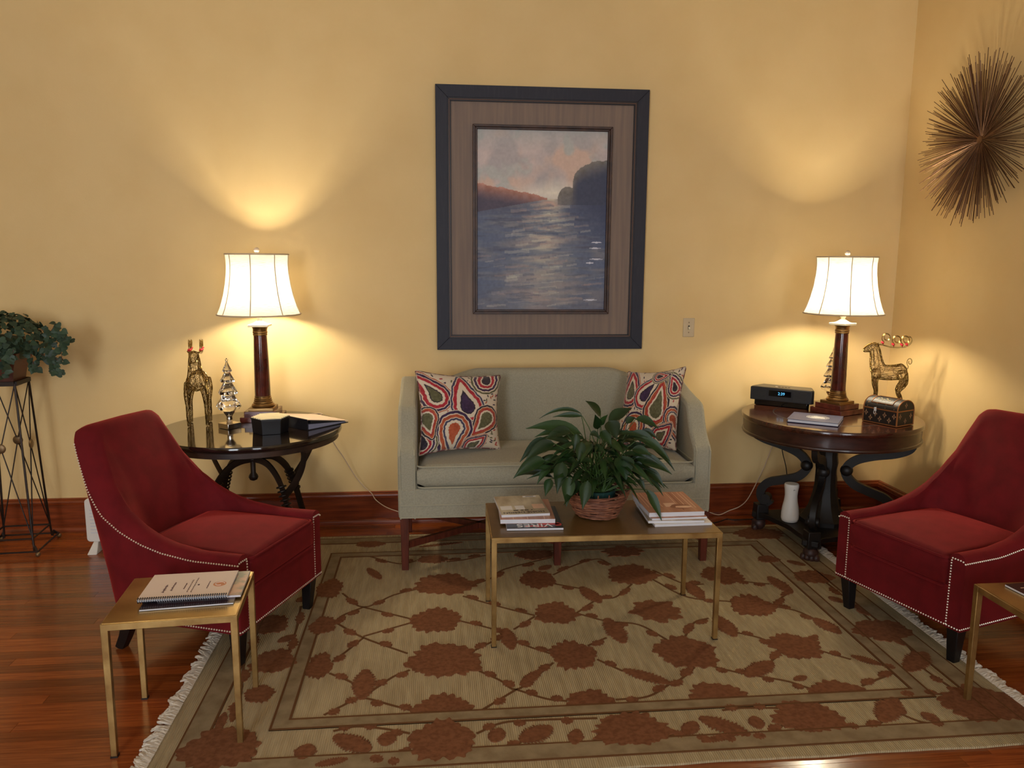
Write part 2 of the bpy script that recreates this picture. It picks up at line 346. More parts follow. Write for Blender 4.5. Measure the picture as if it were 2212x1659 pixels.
# ------------------------------------------------------------------ rug
RX0, RX1, RY0, RY1, RT = -.905, 2.075, 2.19, 4.35, .008
rug = thing('area_rug', 'large beige rug with brown flowers and a white fringe under the coffee table', 'rug', ((RX0+RX1)/2, (RY0+RY1)/2, 0))
ro = Vector(rug.location)
def rl(px, py): return PZ(px, py, RT)-ro       # pixel to a spot on the rug
def wav(x): return .0025*math.sin(x*5.1)+.0015*math.sin(x*11.3+1)
top = MB(); n = 60
poly = [(RX0+(RX1-RX0)*i/n, RY0+wav(i*.11)) for i in range(n+1)]+[(RX1, RY1), (RX0, RY1)]
top.prism([(p[0]-ro.x, p[1]-ro.y) for p in poly], .0005, RT).build('woven_ground', m_rug, rug, smooth=False)
def ring_band(name, x0, x1, y0, y1, wd, z, mat):
    mb = MB()
    for c, d in ((((x0+x1)/2, y0+wd/2), (x1-x0, wd)), (((x0+x1)/2, y1-wd/2), (x1-x0, wd)), ((x0+wd/2, (y0+y1)/2), (wd, y1-y0-2*wd)), ((x1-wd/2, (y0+y1)/2), (wd, y1-y0-2*wd))):
        mb.box((c[0]-ro.x, c[1]-ro.y, z/2+RT/2), (d[0], d[1], z-RT+.004))
    return mb.build(name, mat, rug, smooth=False)
IX0, IX1, IY0, IY1 = -.565, 1.80, 2.475, 4.085
ring_band('outer_band', RX0+.07, RX1-.07, RY0+.055, RY1-.045, .075, .0085, m_band)
ring_band('outer_line', RX0+.066, RX1-.066, RY0+.05, RY1-.04, .006, .0092, m_vine)
ring_band('outer_line', RX0+.145, RX1-.145, RY0+.13, RY1-.12, .007, .0092, m_vine)
ring_band('inner_band', IX0, IX1, IY0, IY1, .062, .0085, m_band)
ring_band('inner_line', IX0, IX1, IY0, IY1, .008, .0095, m_vine)
ring_band('inner_line', IX0+.056, IX1-.056, IY0+.056, IY1-.056, .008, .0095, m_vine)
def zigzag():
    mb = MB(); s = .062
    def bar(a, b): mb.tube([(a[0]-ro.x, a[1]-ro.y, RT+.0012), (b[0]-ro.x, b[1]-ro.y, RT+.0009)], .0042, 4, flat=(1, .3))
    x = IX0+.08; k = 0
    while x < IX1-.1:
        for yy in (IY0, IY1-.062):
            bar((x, yy+.013+.034*(k % 2)), (x+s, yy+.013+.034*((k+1) % 2)))
        x += s; k += 1
    y = IY0+.08; k = 0
    while y < IY1-.1:
        for xx in (IX0, IX1-.062): bar((xx+.013+.034*(k % 2), y), (xx+.013+.034*((k+1) % 2), y+s))
        y += s; k += 1
    return mb.build('zigzag', m_vine, rug, smooth=False)
zigzag()
def blob(kind, sd):
    r = random.Random(sd); n = 96; out = []
    for i in range(n):
        a = 2*PI*i/n
        if kind == 'round': q = 1+.03*math.cos(3*a+sd)
        elif kind == 'palm': q = .86+.12*abs(math.cos(a*1.5+PI/4))+.10*max(0, math.sin(a))**3*(1 if sd % 2 else .3)+.06*math.cos(2*a)
        elif kind == 'quat': q = .80+.2*math.cos(4*a)**2*(1.0)
        else: q = 1
        teeth = 15+sd % 4; ph = (a*teeth/(2*PI)+.13*math.sin(a*3+sd)) % 1
        q *= 1+(.09+.13*(.5+.5*math.sin(a*2.3+sd*1.7)))*(1-2*abs(ph-.5))-.06+.06*math.sin(a*5+sd*2.1)+r.uniform(-.05, .05)
        out.append((q*math.cos(a), q*math.sin(a)))
    return out
_rk = [0]
def raise_poly(name, pts, h=.0030):
    _rk[0] += 1; h += .00004*(_rk[0] % 23)
    n = len(pts); cx = sum(p[0] for p in pts)/n; cy = sum(p[1] for p in pts)/n
    vs = [(p[0], p[1], RT-.002) for p in pts]+[(p[0]*.985+cx*.015, p[1]*.985+cy*.015, RT+h) for p in pts]
    fs = [(i, (i+1) % n, n+(i+1) % n, n+i) for i in range(n)]+[tuple(range(n, 2*n))]
    return MB().add(vs, fs).build(name, m_brown, rug, smooth=False)
CL = (-9, 9, -9, 9)
FLW = [(960, 1263, 62, 24, 'palm'), (1162, 1252, 38, 18, 'round'), (942, 1340, 54, 25, 'round'), (1200, 1325, 44, 26, 'palm'), (960, 1427, 80, 38, 'palm'), (1238, 1415, 51, 29, 'round'), (1365, 1241, 52, 21, 'round'),
 (1418, 1320, 55, 26, 'quat'), (1482, 1409, 66, 34, 'round'), (1625, 1309, 48, 25, 'palm'), (1560, 1243, 42, 19, 'round'), (1718, 1396, 53, 28, 'round'), (690, 1440, 28, 28, 'palm'), (697, 1352, 28, 20, 'palm'), (712, 1272, 26, 20, 'round'),
 (935, 1209, 32, 9, 'palm'), (1155, 1199, 42, 10, 'round'), (1345, 1192, 46, 12, 'quat'), (1660, 1209, 22, 8, 'palm'),
 (475, 1618, 84, 50, 'palm'), (955, 1600, 72, 42, 'round'), (1365, 1577, 80, 40, 'palm'), (1745, 1550, 74, 38, 'palm'), (2128, 1522, 96, 44, 'palm'), (590, 1430, 48, 26, 'palm'), (585, 1350, 36, 22, 'palm'), (560, 1500, 30, 18, 'round'),
 (1757, 1247, 44, 15, 'palm'), (1905, 1362, 62, 23, 'round'), (1640, 1153, 50, 14, 'palm'), (800, 1176, 30, 6, 'round'), (1650, 1585, 1, 1, 'round')]
for k, (x, y, a, b, kd) in enumerate(FLW[:-1]):
    c = rl(x, y); ax = (rl(x+a, y)-c).x; by = abs((rl(x, y-b)-c).y)*.5+abs((rl(x, y+b)-c).y)*.5
    raise_poly('flower', [(c.x+p[0]*ax, c.y+p[1]*by) for p in blob(kd, k+1)])
def leaf_pts(A, Bp, wd, sd=0, n=26):
    r = random.Random(sd); d = Vector((Bp.x-A.x, Bp.y-A.y)); s = Vector((-d.y, d.x)).normalized(); L = []; R = []
    for i in range(n+1):
        t = i/n; h = wd*math.sin(PI*min(1, t*.92+.04))**.7*(1+(.42 if i % 2 else 0)-.18+r.uniform(-.12, .12)); p = Vector((A.x, A.y))+d*t
        L.append(p+s*h); R.append(p-s*h)
    return [(p.x, p.y) for p in L+R[::-1]]
LVS = [(1255, 1268, 1297, 1303, .045), (1310, 1336, 1348, 1390, .052), (1485, 1259, 1518, 1295, .045), (1545, 1330, 1588, 1376, .05), (1612, 1462, 1668, 1430, .05), (1345, 1447, 1450, 1478, .04), (790, 1447, 782, 1512, .05), (1092, 1358, 1106, 1404, .04),
 (1125, 1482, 1168, 1448, .03), (795, 1228, 822, 1252, .03), (1660, 1246, 1710, 1282, .045), (1758, 1336, 1816, 1370, .045), (1838, 1417, 1905, 1437, .028), (722, 1590, 800, 1622, .05), (1124, 1602, 1192, 1570, .052), (1510, 1550, 1622, 1590, .05),
 (1905, 1560, 1934, 1508, .055), (1960, 1450, 2000, 1410, .055), (650, 1642, 668, 1608, .04), (680, 1655, 752, 1640, .025), (830, 1612, 842, 1582, .035), (1066, 1604, 1080, 1574, .035), (1240, 1610, 1247, 1576, .03), (1480, 1588, 1502, 1560, .034), (1640, 1575, 1628, 1548, .03),
 (1515, 1604, 1590, 1588, .022), (1990, 1540, 2028, 1560, .03), (1715, 1470, 1742, 1462, .02), (1260, 1508, 1300, 1512, .03), (640, 1300, 668, 1290, .03), (640, 1235, 675, 1228, .03), (500, 1560, 516, 1520, .02), (470, 1580, 486, 1540, .02), (1790, 1290, 1822, 1302, .03), (1700, 1212, 1740, 1222, .03), (1165, 1232, 1190, 1222, .03), (1880, 1330, 1850, 1318, .02), (1955, 1395, 1930, 1380, .02),
 (905, 1182, 1000, 1172, .02), (600, 1388, 640, 1372, .03)]
for k, (x0, y0, x1, y1, wd) in enumerate(LVS): raise_poly('leaf', leaf_pts(rl(x0, y0), rl(x1, y1), wd*.74, k))
# half flowers cut by the inner border
for k, (x, y, a, b) in enumerate(((955, 1532, 68, 26), (1275, 1514, 54, 24), (1550, 1500, 66, 24), (1800, 1484, 64, 18), (672, 1560, 1, 1))[:4]):
    c = rl(x, y); ax = (rl(x+a, y)-c).x; by = (rl(x, y-b*1.3)-c).y; yb = IY0+.066-ro.y
    pts = [(c.x+ax*q[0], max(yb, yb+by*q[1])) for q in blob('palm', k+3) if q[1] > -.05]
    raise_poly('flower', pts)
VIN = [[(740, 1282), (785, 1312), (850, 1286), (905, 1272)], [(785, 1312), (890, 1338)], [(785, 1312), (740, 1330), (725, 1345)], [(995, 1342), (1060, 1358), (1090, 1372)], [(785, 1375), (890, 1345)], [(730, 1348), (785, 1378), (880, 1412)], [(785, 1378), (745, 1410), (718, 1430)],
 [(712, 1455), (760, 1475), (785, 1500)], [(800, 1495), (850, 1462), (885, 1448)], [(700, 1545), (740, 1525), (780, 1508), (850, 1525), (900, 1538)], [(1035, 1450), (1080, 1470), (1115, 1490), (1160, 1460), (1195, 1432)], [(1115, 1490), (1040, 1535)], [(1115, 1490), (1180, 1510), (1225, 1515)],
 [(1000, 1288), (1040, 1300), (1095, 1315), (1155, 1330)], [(1010, 1268), (1060, 1250), (1090, 1230), (1190, 1205)], [(1020, 1408), (1060, 1388), (1090, 1375)], [(1110, 1385), (1150, 1400), (1188, 1412)], [(1110, 1360), (1155, 1332)], [(1245, 1325), (1290, 1296), (1330, 1290), (1365, 1262)], [(1200, 1262), (1255, 1272)], [(1195, 1242), (1240, 1222), (1290, 1208), (1320, 1220)],
 [(1245, 1325), (1310, 1342), (1380, 1350), (1440, 1382)], [(1290, 1425), (1345, 1450)], [(1270, 1395), (1310, 1378)], [(1410, 1252), (1485, 1290), (1580, 1300)], [(1520, 1262), (1480, 1262), (1410, 1232)], [(1590, 1252), (1620, 1258), (1662, 1262)], [(1670, 1310), (1720, 1320), (1765, 1340)], [(1670, 1308), (1690, 1290), (1712, 1278)], [(1480, 1375), (1500, 1345), (1530, 1336)], [(1588, 1366), (1640, 1378), (1668, 1390)],
 [(1540, 1440), (1580, 1450), (1620, 1458), (1700, 1472), (1750, 1488)], [(1450, 1476), (1400, 1505), (1330, 1512)], [(1500, 1442), (1470, 1468), (1450, 1478)], [(1665, 1430), (1690, 1405)], [(1768, 1405), (1838, 1425)], [(1760, 1372), (1745, 1385)], [(1905, 1437), (1935, 1450), (1890, 1470), (1862, 1482)],
 [(1050, 1200), (1000, 1210), (965, 1214)], [(790, 1200), (860, 1218), (900, 1212)], [(800, 1630), (830, 1645), (870, 1640), (885, 1615)], [(1028, 1620), (1090, 1622), (1130, 1600)], [(885, 1585), (830, 1575), (770, 1570), (720, 1580)], [(1030, 1585), (1085, 1562), (1160, 1556), (1290, 1552)], [(1445, 1588), (1490, 1592), (1545, 1590), (1610, 1596)], [(1620, 1590), (1660, 1585), (1690, 1568)], [(1815, 1570), (1870, 1575), (1905, 1560)], [(1680, 1530), (1600, 1530), (1560, 1535)], [(1940, 1505), (1980, 1500), (2040, 1500)], [(1900, 1520), (1990, 1560), (2060, 1560)],
 [(560, 1350), (530, 1420), (520, 1500), (500, 1560)], [(620, 1420), (640, 1360), (650, 1310)], [(1780, 1255), (1830, 1295), (1880, 1340)], [(1930, 1375), (1965, 1400), (1990, 1440), (2060, 1490)]]
vb = MB(); rv = random.Random(5)
for pl in VIN:
    pts = smooth_path([tuple(rl(*p)) for p in pl], 5); vb.tube([(p[0], p[1], RT+.0006) for p in pts], .0046, 4, flat=(1, .3))
vb.build('vine', m_vine, rug, smooth=False)
for k, pl in enumerate(VIN):
    for j in range(len(pl)-1):
        a, b = Vector(pl[j]), Vector(pl[j+1]); m = a.lerp(b, .5); d = (b-a).normalized()*13; s = Vector((-d.y, d.x))*.25*rv.choice((-1, 1))
        raise_poly('bud', leaf_pts(rl(*(m-d+s)), rl(*(m+d+s)), .019, k*7+j, 8), .0022)
# little motifs in the outer band
for k in range(30):
    t = -.70+k*.095
    for yy in (RY0+.093,):
        raise_poly('band_motif', [(t-ro.x+p[0]*.016, yy-ro.y+p[1]*.014) for p in blob('quat', k)[::6]], .0012)
for k in range(20):
    t = RY0+.16+k*.1
    for xx in (RX0+.107, RX1-.107): raise_poly('band_motif', [(xx-ro.x+p[0]*.016, t-ro.y+p[1]*.014) for p in blob('quat', k+3)[::6]], .0012)
fr = MB(); rf = random.Random(3)
for sgn, xe in ((-1, RX0), (1, RX1)):
    y = RY0+.005
    while y < RY1:
        lean = .028*math.sin(y*31+3*math.sin(y*7))+rf.uniform(-.022, .022); ln = rf.uniform(.030, .058)
        for q in range(3):
            dy = rf.uniform(-.006, .006); pts = []
            for t in (0, .35, .7, 1): pts.append((xe-ro.x+sgn*(ln*t-.006), y-ro.y+dy+lean*t*t+rf.uniform(-.004, .004), .009+.010*math.sin(PI*t*.8)*rf.uniform(.5, 1.3)-.004*t))
            fr.tube(pts, [.0028, .0034, .0032, .0022], 4)
        y += rf.uniform(.007, .012)
fr.build('fringe', m_fringe, rug, kind='stuff')

# ------------------------------------------------------------------ picture
pic = thing('framed_painting', 'large river sunset painting in a wide navy frame above the sofa', 'painting', (.6215, WALL_Y, 1.7876))
def frame_side(name, W0, H0, W1, H1, y0, y1, mat, bev=.002):
    o = []
    for k in range(4):
        cs = [(-1, -1), (1, -1), (1, 1), (-1, 1)]; a, b = cs[k], cs[(k+1) % 4]
        p = [(a[0]*W0, a[1]*H0), (b[0]*W0, b[1]*H0), (b[0]*W1, b[1]*H1), (a[0]*W1, a[1]*H1)]
        vs = [(x, y0, z) for x, z in p]+[(x, y1, z) for x, z in p]
        o.append(MB().add(vs, [(0, 1, 2, 3), (7, 6, 5, 4), (0, 4, 5, 1), (1, 5, 6, 2), (2, 6, 7, 3), (3, 7, 4, 0)]).build(name, mat, pic, bevel=bev))
    return o
PWh, PHh = .608, .7403
B((0, -.008, 0), (1.17, .014, 1.43)).build('backing', m_bead, pic)
frame_side('frame_rail', PWh, PHh, .540, .672, -.038, -.002, m_navy)
frame_side('inner_bead', .541, .673, .533, .665, -.036, -.006, m_bead, .001)
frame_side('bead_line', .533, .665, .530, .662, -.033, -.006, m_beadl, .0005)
frame_side('inner_bead', .530, .662, .522, .654, -.030, -.006, m_bead, .001)
B((0, -.016, 0), (1.06, .008, 1.324)).build('mat_board', m_mat, pic)
frame_side('fillet_rail', .400, .532, .386, .518, -.040, -.014, m_bfr)
frame_side('fillet_rail', .386, .518, .374, .506, -.034, -.014, m_bfr)
def vnoise(U, V, fx, fy, seed, oct=3):
    out = np.zeros_like(U); amp = 1.0; tot = 0; r = np.random.default_rng(seed)
    for o in range(oct):
        nx, ny = int(fx*2**o)+2, int(fy*2**o)+2; g = r.random((ny+1, nx+1)); x = np.clip(U, 0, 1)*(nx-1); y = np.clip(V, 0, 1)*(ny-1); i = x.astype(int); j = y.astype(int); a = x-i; b = y-j; a = a*a*(3-2*a); b = b*b*(3-2*b)
        out += amp*((g[j, i]*(1-a)+g[j, i+1]*a)*(1-b)+(g[j+1, i]*(1-a)+g[j+1, i+1]*a)*b); tot += amp; amp *= .55
    return out/tot
def river():
    nx, ny = 260, 350; U, V = np.meshgrid(np.linspace(0, 1, nx), np.linspace(0, 1, ny)); col = np.zeros((ny, nx, 3))
    def mix(mask, c): mask = np.clip(mask, 0, 1)[..., None]; col[:] = col*(1-mask)+np.array(c, float)*mask
    a = vnoise(U, V, 4, 5, 1); b = vnoise(U, V, 5, 6, 2); c_ = vnoise(U, V, 9, 12, 3)
    col[:] = (146, 134, 134); mix((a-.42)*5, (172, 150, 144)); mix((b-.5)*5, (180, 144, 124)); mix((c_-.56)*6, (150, 148, 142)); mix(1-np.abs(V-.66)/.10-(np.abs(U-.6)/.5), (196, 184, 162)); mix((V-.88)*6*(.4+a), (138, 140, 138))
    H = .625
    water = V < H; wn = vnoise(U, V, 3, 26, 4); wn2 = vnoise(U, V, 5, 50, 5)
    wc = np.zeros_like(col); wc[:] = (66, 78, 110)
    def wmix(mask, c): mask = np.clip(mask, 0, 1)[..., None]; wc[:] = wc*(1-mask)+np.array(c, float)*mask
    wmix((wn-.45)*4, (92, 92, 106)); wmix((wn2-.55)*5, (60, 66, 92)); wmix((.16-V)*3, (74, 74, 94))
    path = np.exp(-((U-(.56-.12*(H-V)))/(.07+.40*(H-V)))**2)*np.exp(-(H-V)*2.3); wmix(path*(wn2*1.9-.25)*1.3, (176, 166, 138)); wmix(path*(wn-.46)*3.0, (166, 124, 108))
    wmix((U-.60-.25*(H-V)*0)*3.2*np.clip(1-(H-V)/.30, 0, 1), (40, 48, 84)); wmix(np.clip(1-(H-V)/.10, 0, 1)*np.clip((.42-U)*4, 0, 1), (58, 54, 76))
    col[water] = wc[water]
    r = np.random.default_rng(9)
    for k in range(190):
        v = r.uniform(.02, .60); u = np.clip(r.normal(.5-.05*(H-v), .08+.32*(H-v)), .02, .98); l = r.uniform(.03, .11)*(1-.3*v); t = r.uniform(.003, .009); m = (np.abs(V-v-.004*np.sin((U-u)*30)) < t) & (np.abs(U-u) < l)
        cc = [(168, 160, 138), (150, 116, 104), (84, 88, 112), (120, 116, 114), (60, 66, 94), (140, 128, 120)][r.integers(6)]; col[m] = col[m]*.66+np.array(cc)*.34
    for u, v, l in ((.93, .385, .05), (.92, .352, .05), (.93, .29, .06), (.88, .268, .04), (.89, .055, .06)):
        m = (np.abs(V-v) < .005*np.clip(1-np.abs(U-u)/l, 0, 1)); col[m] = (166, 164, 178)
    n1 = vnoise(U, V, 26, 34, 6)
    hl = .632+.075*np.clip(1-U/.52, 0, 1)**.8+.018*(n1-.5)
    m = (V < hl) & (V > H-.07*np.clip(1-U/.5, 0, 1)-.005) & (U < .54); d = np.clip((hl-V)/.08, 0, 1)[..., None]
    hc = np.array((168, 98, 74))*(1-d)+np.array((62, 50, 72))*d+(n1[..., None]-.5)*50*(1-d); col[m] = hc[m]
    tl = np.where(U > .735, H+.225*np.clip((U-.735)/.265, 0, 1)**.17, 0)+.03*(n1-.5); tl = np.maximum(tl, np.where((U > .62) & (U < .80), H+.07*np.sqrt(np.clip(1-((U-.70)/.08)**2, 0, 1))+.01*(n1-.5), 0))
    m = (V < tl) & (V > H-.03) & (U > .62); d = np.clip((tl-V)/.09, 0, 1)[..., None]; d = d*np.clip((U-.68)/.1, .3, 1)[..., None]; tcx = np.array((104, 94, 84))*(1-d)+np.array((42, 48, 78))*d+(n1[..., None]-.5)*36*(1-d); col[m] = tcx[m]
    g_ = col.mean(axis=2, keepdims=True); col = (col*.66+g_*.34)*1.20+(vnoise(U, V, 60, 70, 8)[..., None]-.5)*16
    return U, V, col
U, V, col = river(); ny, nx = U.shape
mb = MB(); vs = [(-.374+.748*U[j, i], -.0225, -.506+1.012*V[j, i]) for j in range(ny) for i in range(nx)]
fs = [(j*nx+i, j*nx+i+1, (j+1)*nx+i+1, (j+1)*nx+i) for j in range(ny-1) for i in range(nx-1)]
me = bpy.data.meshes.new('canvas'); me.from_pydata(vs, [], fs); set_cols(me, col.reshape(-1, 3)); link('canvas', me, m_paint, pic)

# ------------------------------------------------------------------ light switch
sw = thing('light_switch', 'almond single toggle light switch on the wall right of the painting', 'light switch', (1.5238, WALL_Y, 1.1718))
B((0, -.003, 0), (.07, .006, .114)).build('plate', m_plate, sw, bevel=.003)
B((0, -.0065, 0), (.010, .002, .024)).build('slot', m_ink, sw)
B((0, -.013, -.004), (.008, .018, .012), Matrix.Rotation(.5, 3, 'X')).build('toggle', m_ivory, sw, bevel=.002)
for z in (-.03, .03): MB().lathe([(.0035, 0), (.003, .001)], 10).build('screw', m_disc, sw).matrix_local = Matrix.Translation((0, -.006, z)) @ Matrix.Rotation(PI/2, 4, 'X')

# ------------------------------------------------------------------ cushions
def cushion(sx, sy, h, crown, r=.022, n=22):
    mb = MB()
    def edge(u): a = abs(u); return a
    def pt(i, j, topside):
        u = -1+2*i/n; v = -1+2*j/n
        u = math.copysign(abs(u)**.8, u); v = math.copysign(abs(v)**.8, v)
        dx = max(0, abs(u)*sx-(sx-r)); dy = max(0, abs(v)*sy-(sy-r)); q = min(1, math.hypot(dx, dy)/r); drop = r*(1-math.sqrt(max(0, 1-q*q)))
        if topside: z = h-drop+crown*(1-u**2)*(1-v**2)
        else: z = drop
        return (u*sx, v*sy, z)
    mb.grid(lambda a, b: pt(round(a*n), round(b*n), True), n, n); mb.grid(lambda a, b: pt(round(a*n), round(b*n), False), n, n)
    N = (n+1)*(n+1); ringi = [i for i in range(n)]+[n+j*(n+1) for j in range(n)]+[n*(n+1)+n-i for i in range(n)]+[(n-j)*(n+1) for j in range(n)]
    for k in range(len(ringi)): a, b = ringi[k], ringi[(k+1) % len(ringi)]; mb.f.append((a, b, b+N, a+N))
    return mb
def rrect(sx, sy, r, k=5):
    out = []
    for q, (cx, cy) in enumerate(((sx-r, sy-r), (-sx+r, sy-r), (-sx+r, -sy+r), (sx-r, -sy+r))):
        for i in range(k+1): a = PI/2*(q+i/k); out.append((cx+r*math.cos(a), cy+r*math.sin(a)))
    return out

# ------------------------------------------------------------------ sofa
sofa = thing('camelback_sofa', 'sage green camelback sofa with one long seat cushion under the painting', 'sofa', (.61, 3.80, 0))
HW = .80
armp = [(0, .29), (0, .585), (.004, .612), (.02, .632), (.05, .655), (.085, .69), (.115, .74), (.14, .795), (.16, .822), (.19, .834), (.26, .845), (.36, .862), (.46, .885), (.54, .905), (.62, .915), (.655, .90), (.66, .29)]
for sg in (-1, 1):
    x0, x1 = (-HW, -HW+.095) if sg < 0 else (HW-.095, HW)
    arm = MB().prism(armp, x0, x1, Matrix(((0, 0, 1, 0), (1, 0, 0, 0), (0, 1, 0, 0), (0, 0, 0, 1)))).build('arm', m_sofa, sofa, bevel=.018, seg=3)
    for xx in (x0+.012, x1-.012):
        MB().tube([(xx, p[0]-.001+(.006 if p[0] > .02 else 0), p[1]-.004) for p in smooth_path([(q[0], q[1], 0) for q in armp[:12]], 3)], .0042, 6).build('welt', m_sofaw, arm)
bt = []
for i in range(61):
    x = -.715+1.43*i/60; a = abs(x)
    s = min(1, max(0, (a-.36)/.22)); s = s*s*(3-2*s); z = .962-.052*s
    if a > .60: z += .012*min(1, (a-.60)/.08)
    bt.append((x, z))
def backf(u, v):
    i = u*60; k = min(59, int(i)); f = i-k; x = bt[k][0]*(1-f)+bt[k+1][0]*f; zt = bt[k][1]*(1-f)+bt[k+1][1]*f
    return x, zt
bk = MB(); prof = [(.50, 0), (.52, .35), (.545, .80), (.555, .93), (.562, .975), (.58, .997), (.605, 1.0), (.63, .99), (.645, .96), (.655, .80), (.66, 0)]
bk.grid(lambda u, v: (lambda x, zt, yy, zz: (x, yy+.0-.05*max(0, (abs(x)-.58)/.14)**2*(1 if v < .5 else 0), .30+(zt-.30)*zz))(*backf(u, v), *[np.interp(v*10, range(11), [p[q] for p in prof]) for q in (0, 1)]), 60, 10)
bk.build('backrest', m_sofa, sofa, angle=60)
B((0, .33, .35), (1.58, .645, .105)).build('seat_deck', m_sofa, sofa)
B((0, .012, .365), (1.595, .03, .15)).build('front_rail', m_sofa, sofa, bevel=.008)
MB().tube([(-.79, -.004, .356), (.79, -.004, .356)], .0035, 6).build('rail_welt', m_sofaw, sofa)
MB().tube([(-.79, -.002, .293), (.79, -.002, .293)], .004, 6).build('hem_welt', m_sofaw, sofa)
sc_ = cushion(.705, .265, .118, .022, .03).build('seat_cushion', m_sofa, sofa, loc=(0, .252, .442), angle=60)
for z in (.006, .112): MB().tube([(p[0], p[1], z) for p in rrect(.704, .264, .035)], .0045, 6, closed=True).build('piping', m_sofaw, sc_)
for x in (-.77, .01, .785):
    MB().tbox((x, .04, .004), (.017, .017), (x, .04, .30), (.022, .022)).build('leg', m_mahog, sofa, bevel=.002)
    MB().tbox((x, .625, .004), (.017, .017), (x, .61, .30), (.022, .022)).build('leg', m_mahog, sofa, bevel=.002)
for a, b in (((-.77, .04), (.01, .61)), ((-.77, .61), (.01, .04)), ((.01, .04), (.785, .61)), ((.01, .61), (.785, .04))):
    MB().tube([(a[0], a[1], .135), (b[0], b[1], .135)], .016, 4, flat=(.75, 1)).build('stretcher', m_mahog, sofa)

# ------------------------------------------------------------------ printed pillows
def paisley(U, V, seed, drops):
    col = np.zeros(U.shape+(3,)); col[:] = (202, 186, 164); r = np.random.default_rng(seed); nz = vnoise(U, V, 14, 14, seed); nz2 = vnoise(U, V, 40, 40, seed+1)
    pal = {'r': (158, 26, 40), 'o': (164, 74, 40), 'p': (52, 28, 62), 'g': (88, 84, 54), 'w': (206, 190, 166), 'b': (58, 54, 78), 'k': (40, 28, 40), 'y': (170, 116, 52)}
    for k in range(260):                       # small dashes and seeds
        u, v, a = r.random(), r.random(), r.uniform(0, PI); x = (U-u)*math.cos(a)+(V-v)*math.sin(a); y = -(U-u)*math.sin(a)+(V-v)*math.cos(a)
        m = (x/.022)**2+(y/.009)**2 < 1; col[m] = pal['rgopk'[r.integers(5)]]
    for (u, v, ang, s, bend, bands) in drops:
        s = s*1.48; x = (U-u)/s; y = (V-v)/s; ca, sa = math.cos(ang), math.sin(ang); X = x*ca+y*sa; Y = -x*sa+y*ca
        d = np.full(U.shape, 9.0)
        for t in np.linspace(0, 1, 26):
            cx = t*1.75; cy = bend*t*t; rr = (1-t)**.75*.8+.02; d = np.minimum(d, np.hypot(X-cx, Y-cy)-rr)
        th = np.arctan2(Y, X); d = d+.012*np.cos(th*13)+.09*(nz-.5)
        lev = .16
        for i, (c, wd) in enumerate(bands):
            m = d < lev; cc = np.array(pal[c], float); col[m] = (cc+(nz2[m][:, None]-.5)*(0 if c == 'w' else 46)); lev -= wd
    return np.clip(col, 0, 255)
def pillow(name, label, corners, thick, seed, drops, back_y, n=230):
    bl, br, tl, tr = [Vector(c) for c in corners]; cen = (bl+br+tl+tr)/4
    t = thing(name, label, 'pillow', cen-Vector((0, 0, (tl-bl).length*.0)), 0)
    U, V = np.meshgrid(np.linspace(0, 1, n+1), np.linspace(0, 1, n+1)); nr = (br-bl).cross(tl-bl).normalized()
    cols = paisley(U, V, seed, drops); vs = []; wr = vnoise(U, V, 5, 5, seed+9)
    for sgn in (1, -1):
        for j in range(n+1):
            for i in range(n+1):
                u, v = U[j, i], V[j, i]; a, b = 2*u-1, 2*v-1
                pu = .5+a*.5*(1-.10*(1-b*b)); pv = .5+b*.5*(1-.10*(1-a*a))
                p = bl*(1-pu)*(1-pv)+br*pu*(1-pv)+tl*(1-pu)*pv+tr*pu*pv
                h = thick*(max(0, (1-a*a))**.6*max(0, (1-b*b))**.6)**.8+(.012*(wr[j, i]-.5)*(1-a*a)*(1-b*b) if sgn > 0 else 0)
                vs.append(tuple(p+nr*sgn*h*(1 if sgn > 0 else .75)-cen))
    N = (n+1)**2; fs = [(j*(n+1)+i, j*(n+1)+i+1, (j+1)*(n+1)+i+1, (j+1)*(n+1)+i) for j in range(n) for i in range(n)]; fs += [tuple(N+q for q in f[::-1]) for f in fs]
    me = bpy.data.meshes.new('cover'); me.from_pydata(vs, [], fs); set_cols(me, np.concatenate([cols.reshape(-1, 3)]*2)); me.shade_smooth(); link('cover', me, m_print, t)
    ed = [vs[i] for i in range(n+1)]+[vs[j*(n+1)+n] for j in range(1, n+1)]+[vs[n*(n+1)+n-i] for i in range(1, n+1)]+[vs[(n-j)*(n+1)] for j in range(1, n)]
    MB().tube(ed[::7], .0042, 6, closed=True).build('piping', m_pipe, t); return t
m_pipe = M('pillow_piping', (92, 48, 48), .8, col2=(180, 160, 140), ns=40, contrast=(.45, .55))
A_, B_, D_ = PZ(905, 984, .578), PZ(1080, 970, .578), None
lean = .13
def lift(p, q): return PY(q[0], q[1], p.y+lean)
W7 = [('w', .05), ('o', .06), ('w', .04), ('p', .13), ('w', .04), ('r', .17), ('w', .14), ('k', .06), ('g', .3)]
W6 = [('w', .04), ('b', .10), ('w', .04), ('r', .17), ('w', .22), ('k', .07), ('p', .3)]
W5 = [('w', .04), ('k', .12), ('w', .04), ('o', .14), ('r', .08), ('w', .12), ('g', .3)]
W4 = [('w', .04), ('p', .14), ('w', .05), ('o', .16), ('w', .04), ('b', .1), ('w', .15), ('o', .3)]
W3 = [('w', .04), ('g', .12), ('w', .08), ('p', .14), ('w', .08), ('r', .16), ('w', .08), ('k', .3)]
DL = [(.17, .68, 2.1, .15, .35, W7), (.56, .55, 1.95, .16, -.35, W6), (.81, .92, 1.3, .14, .1, W3), (.82, .40, -2.1, .125, -.4, W5), (.38, .26, -1.75, .17, .6, W4), (.03, .10, 1.7, .12, .3, W3), (.05, .42, -1.4, .1, .2, W5), (.62, .02, .5, .09, .3, W7)]
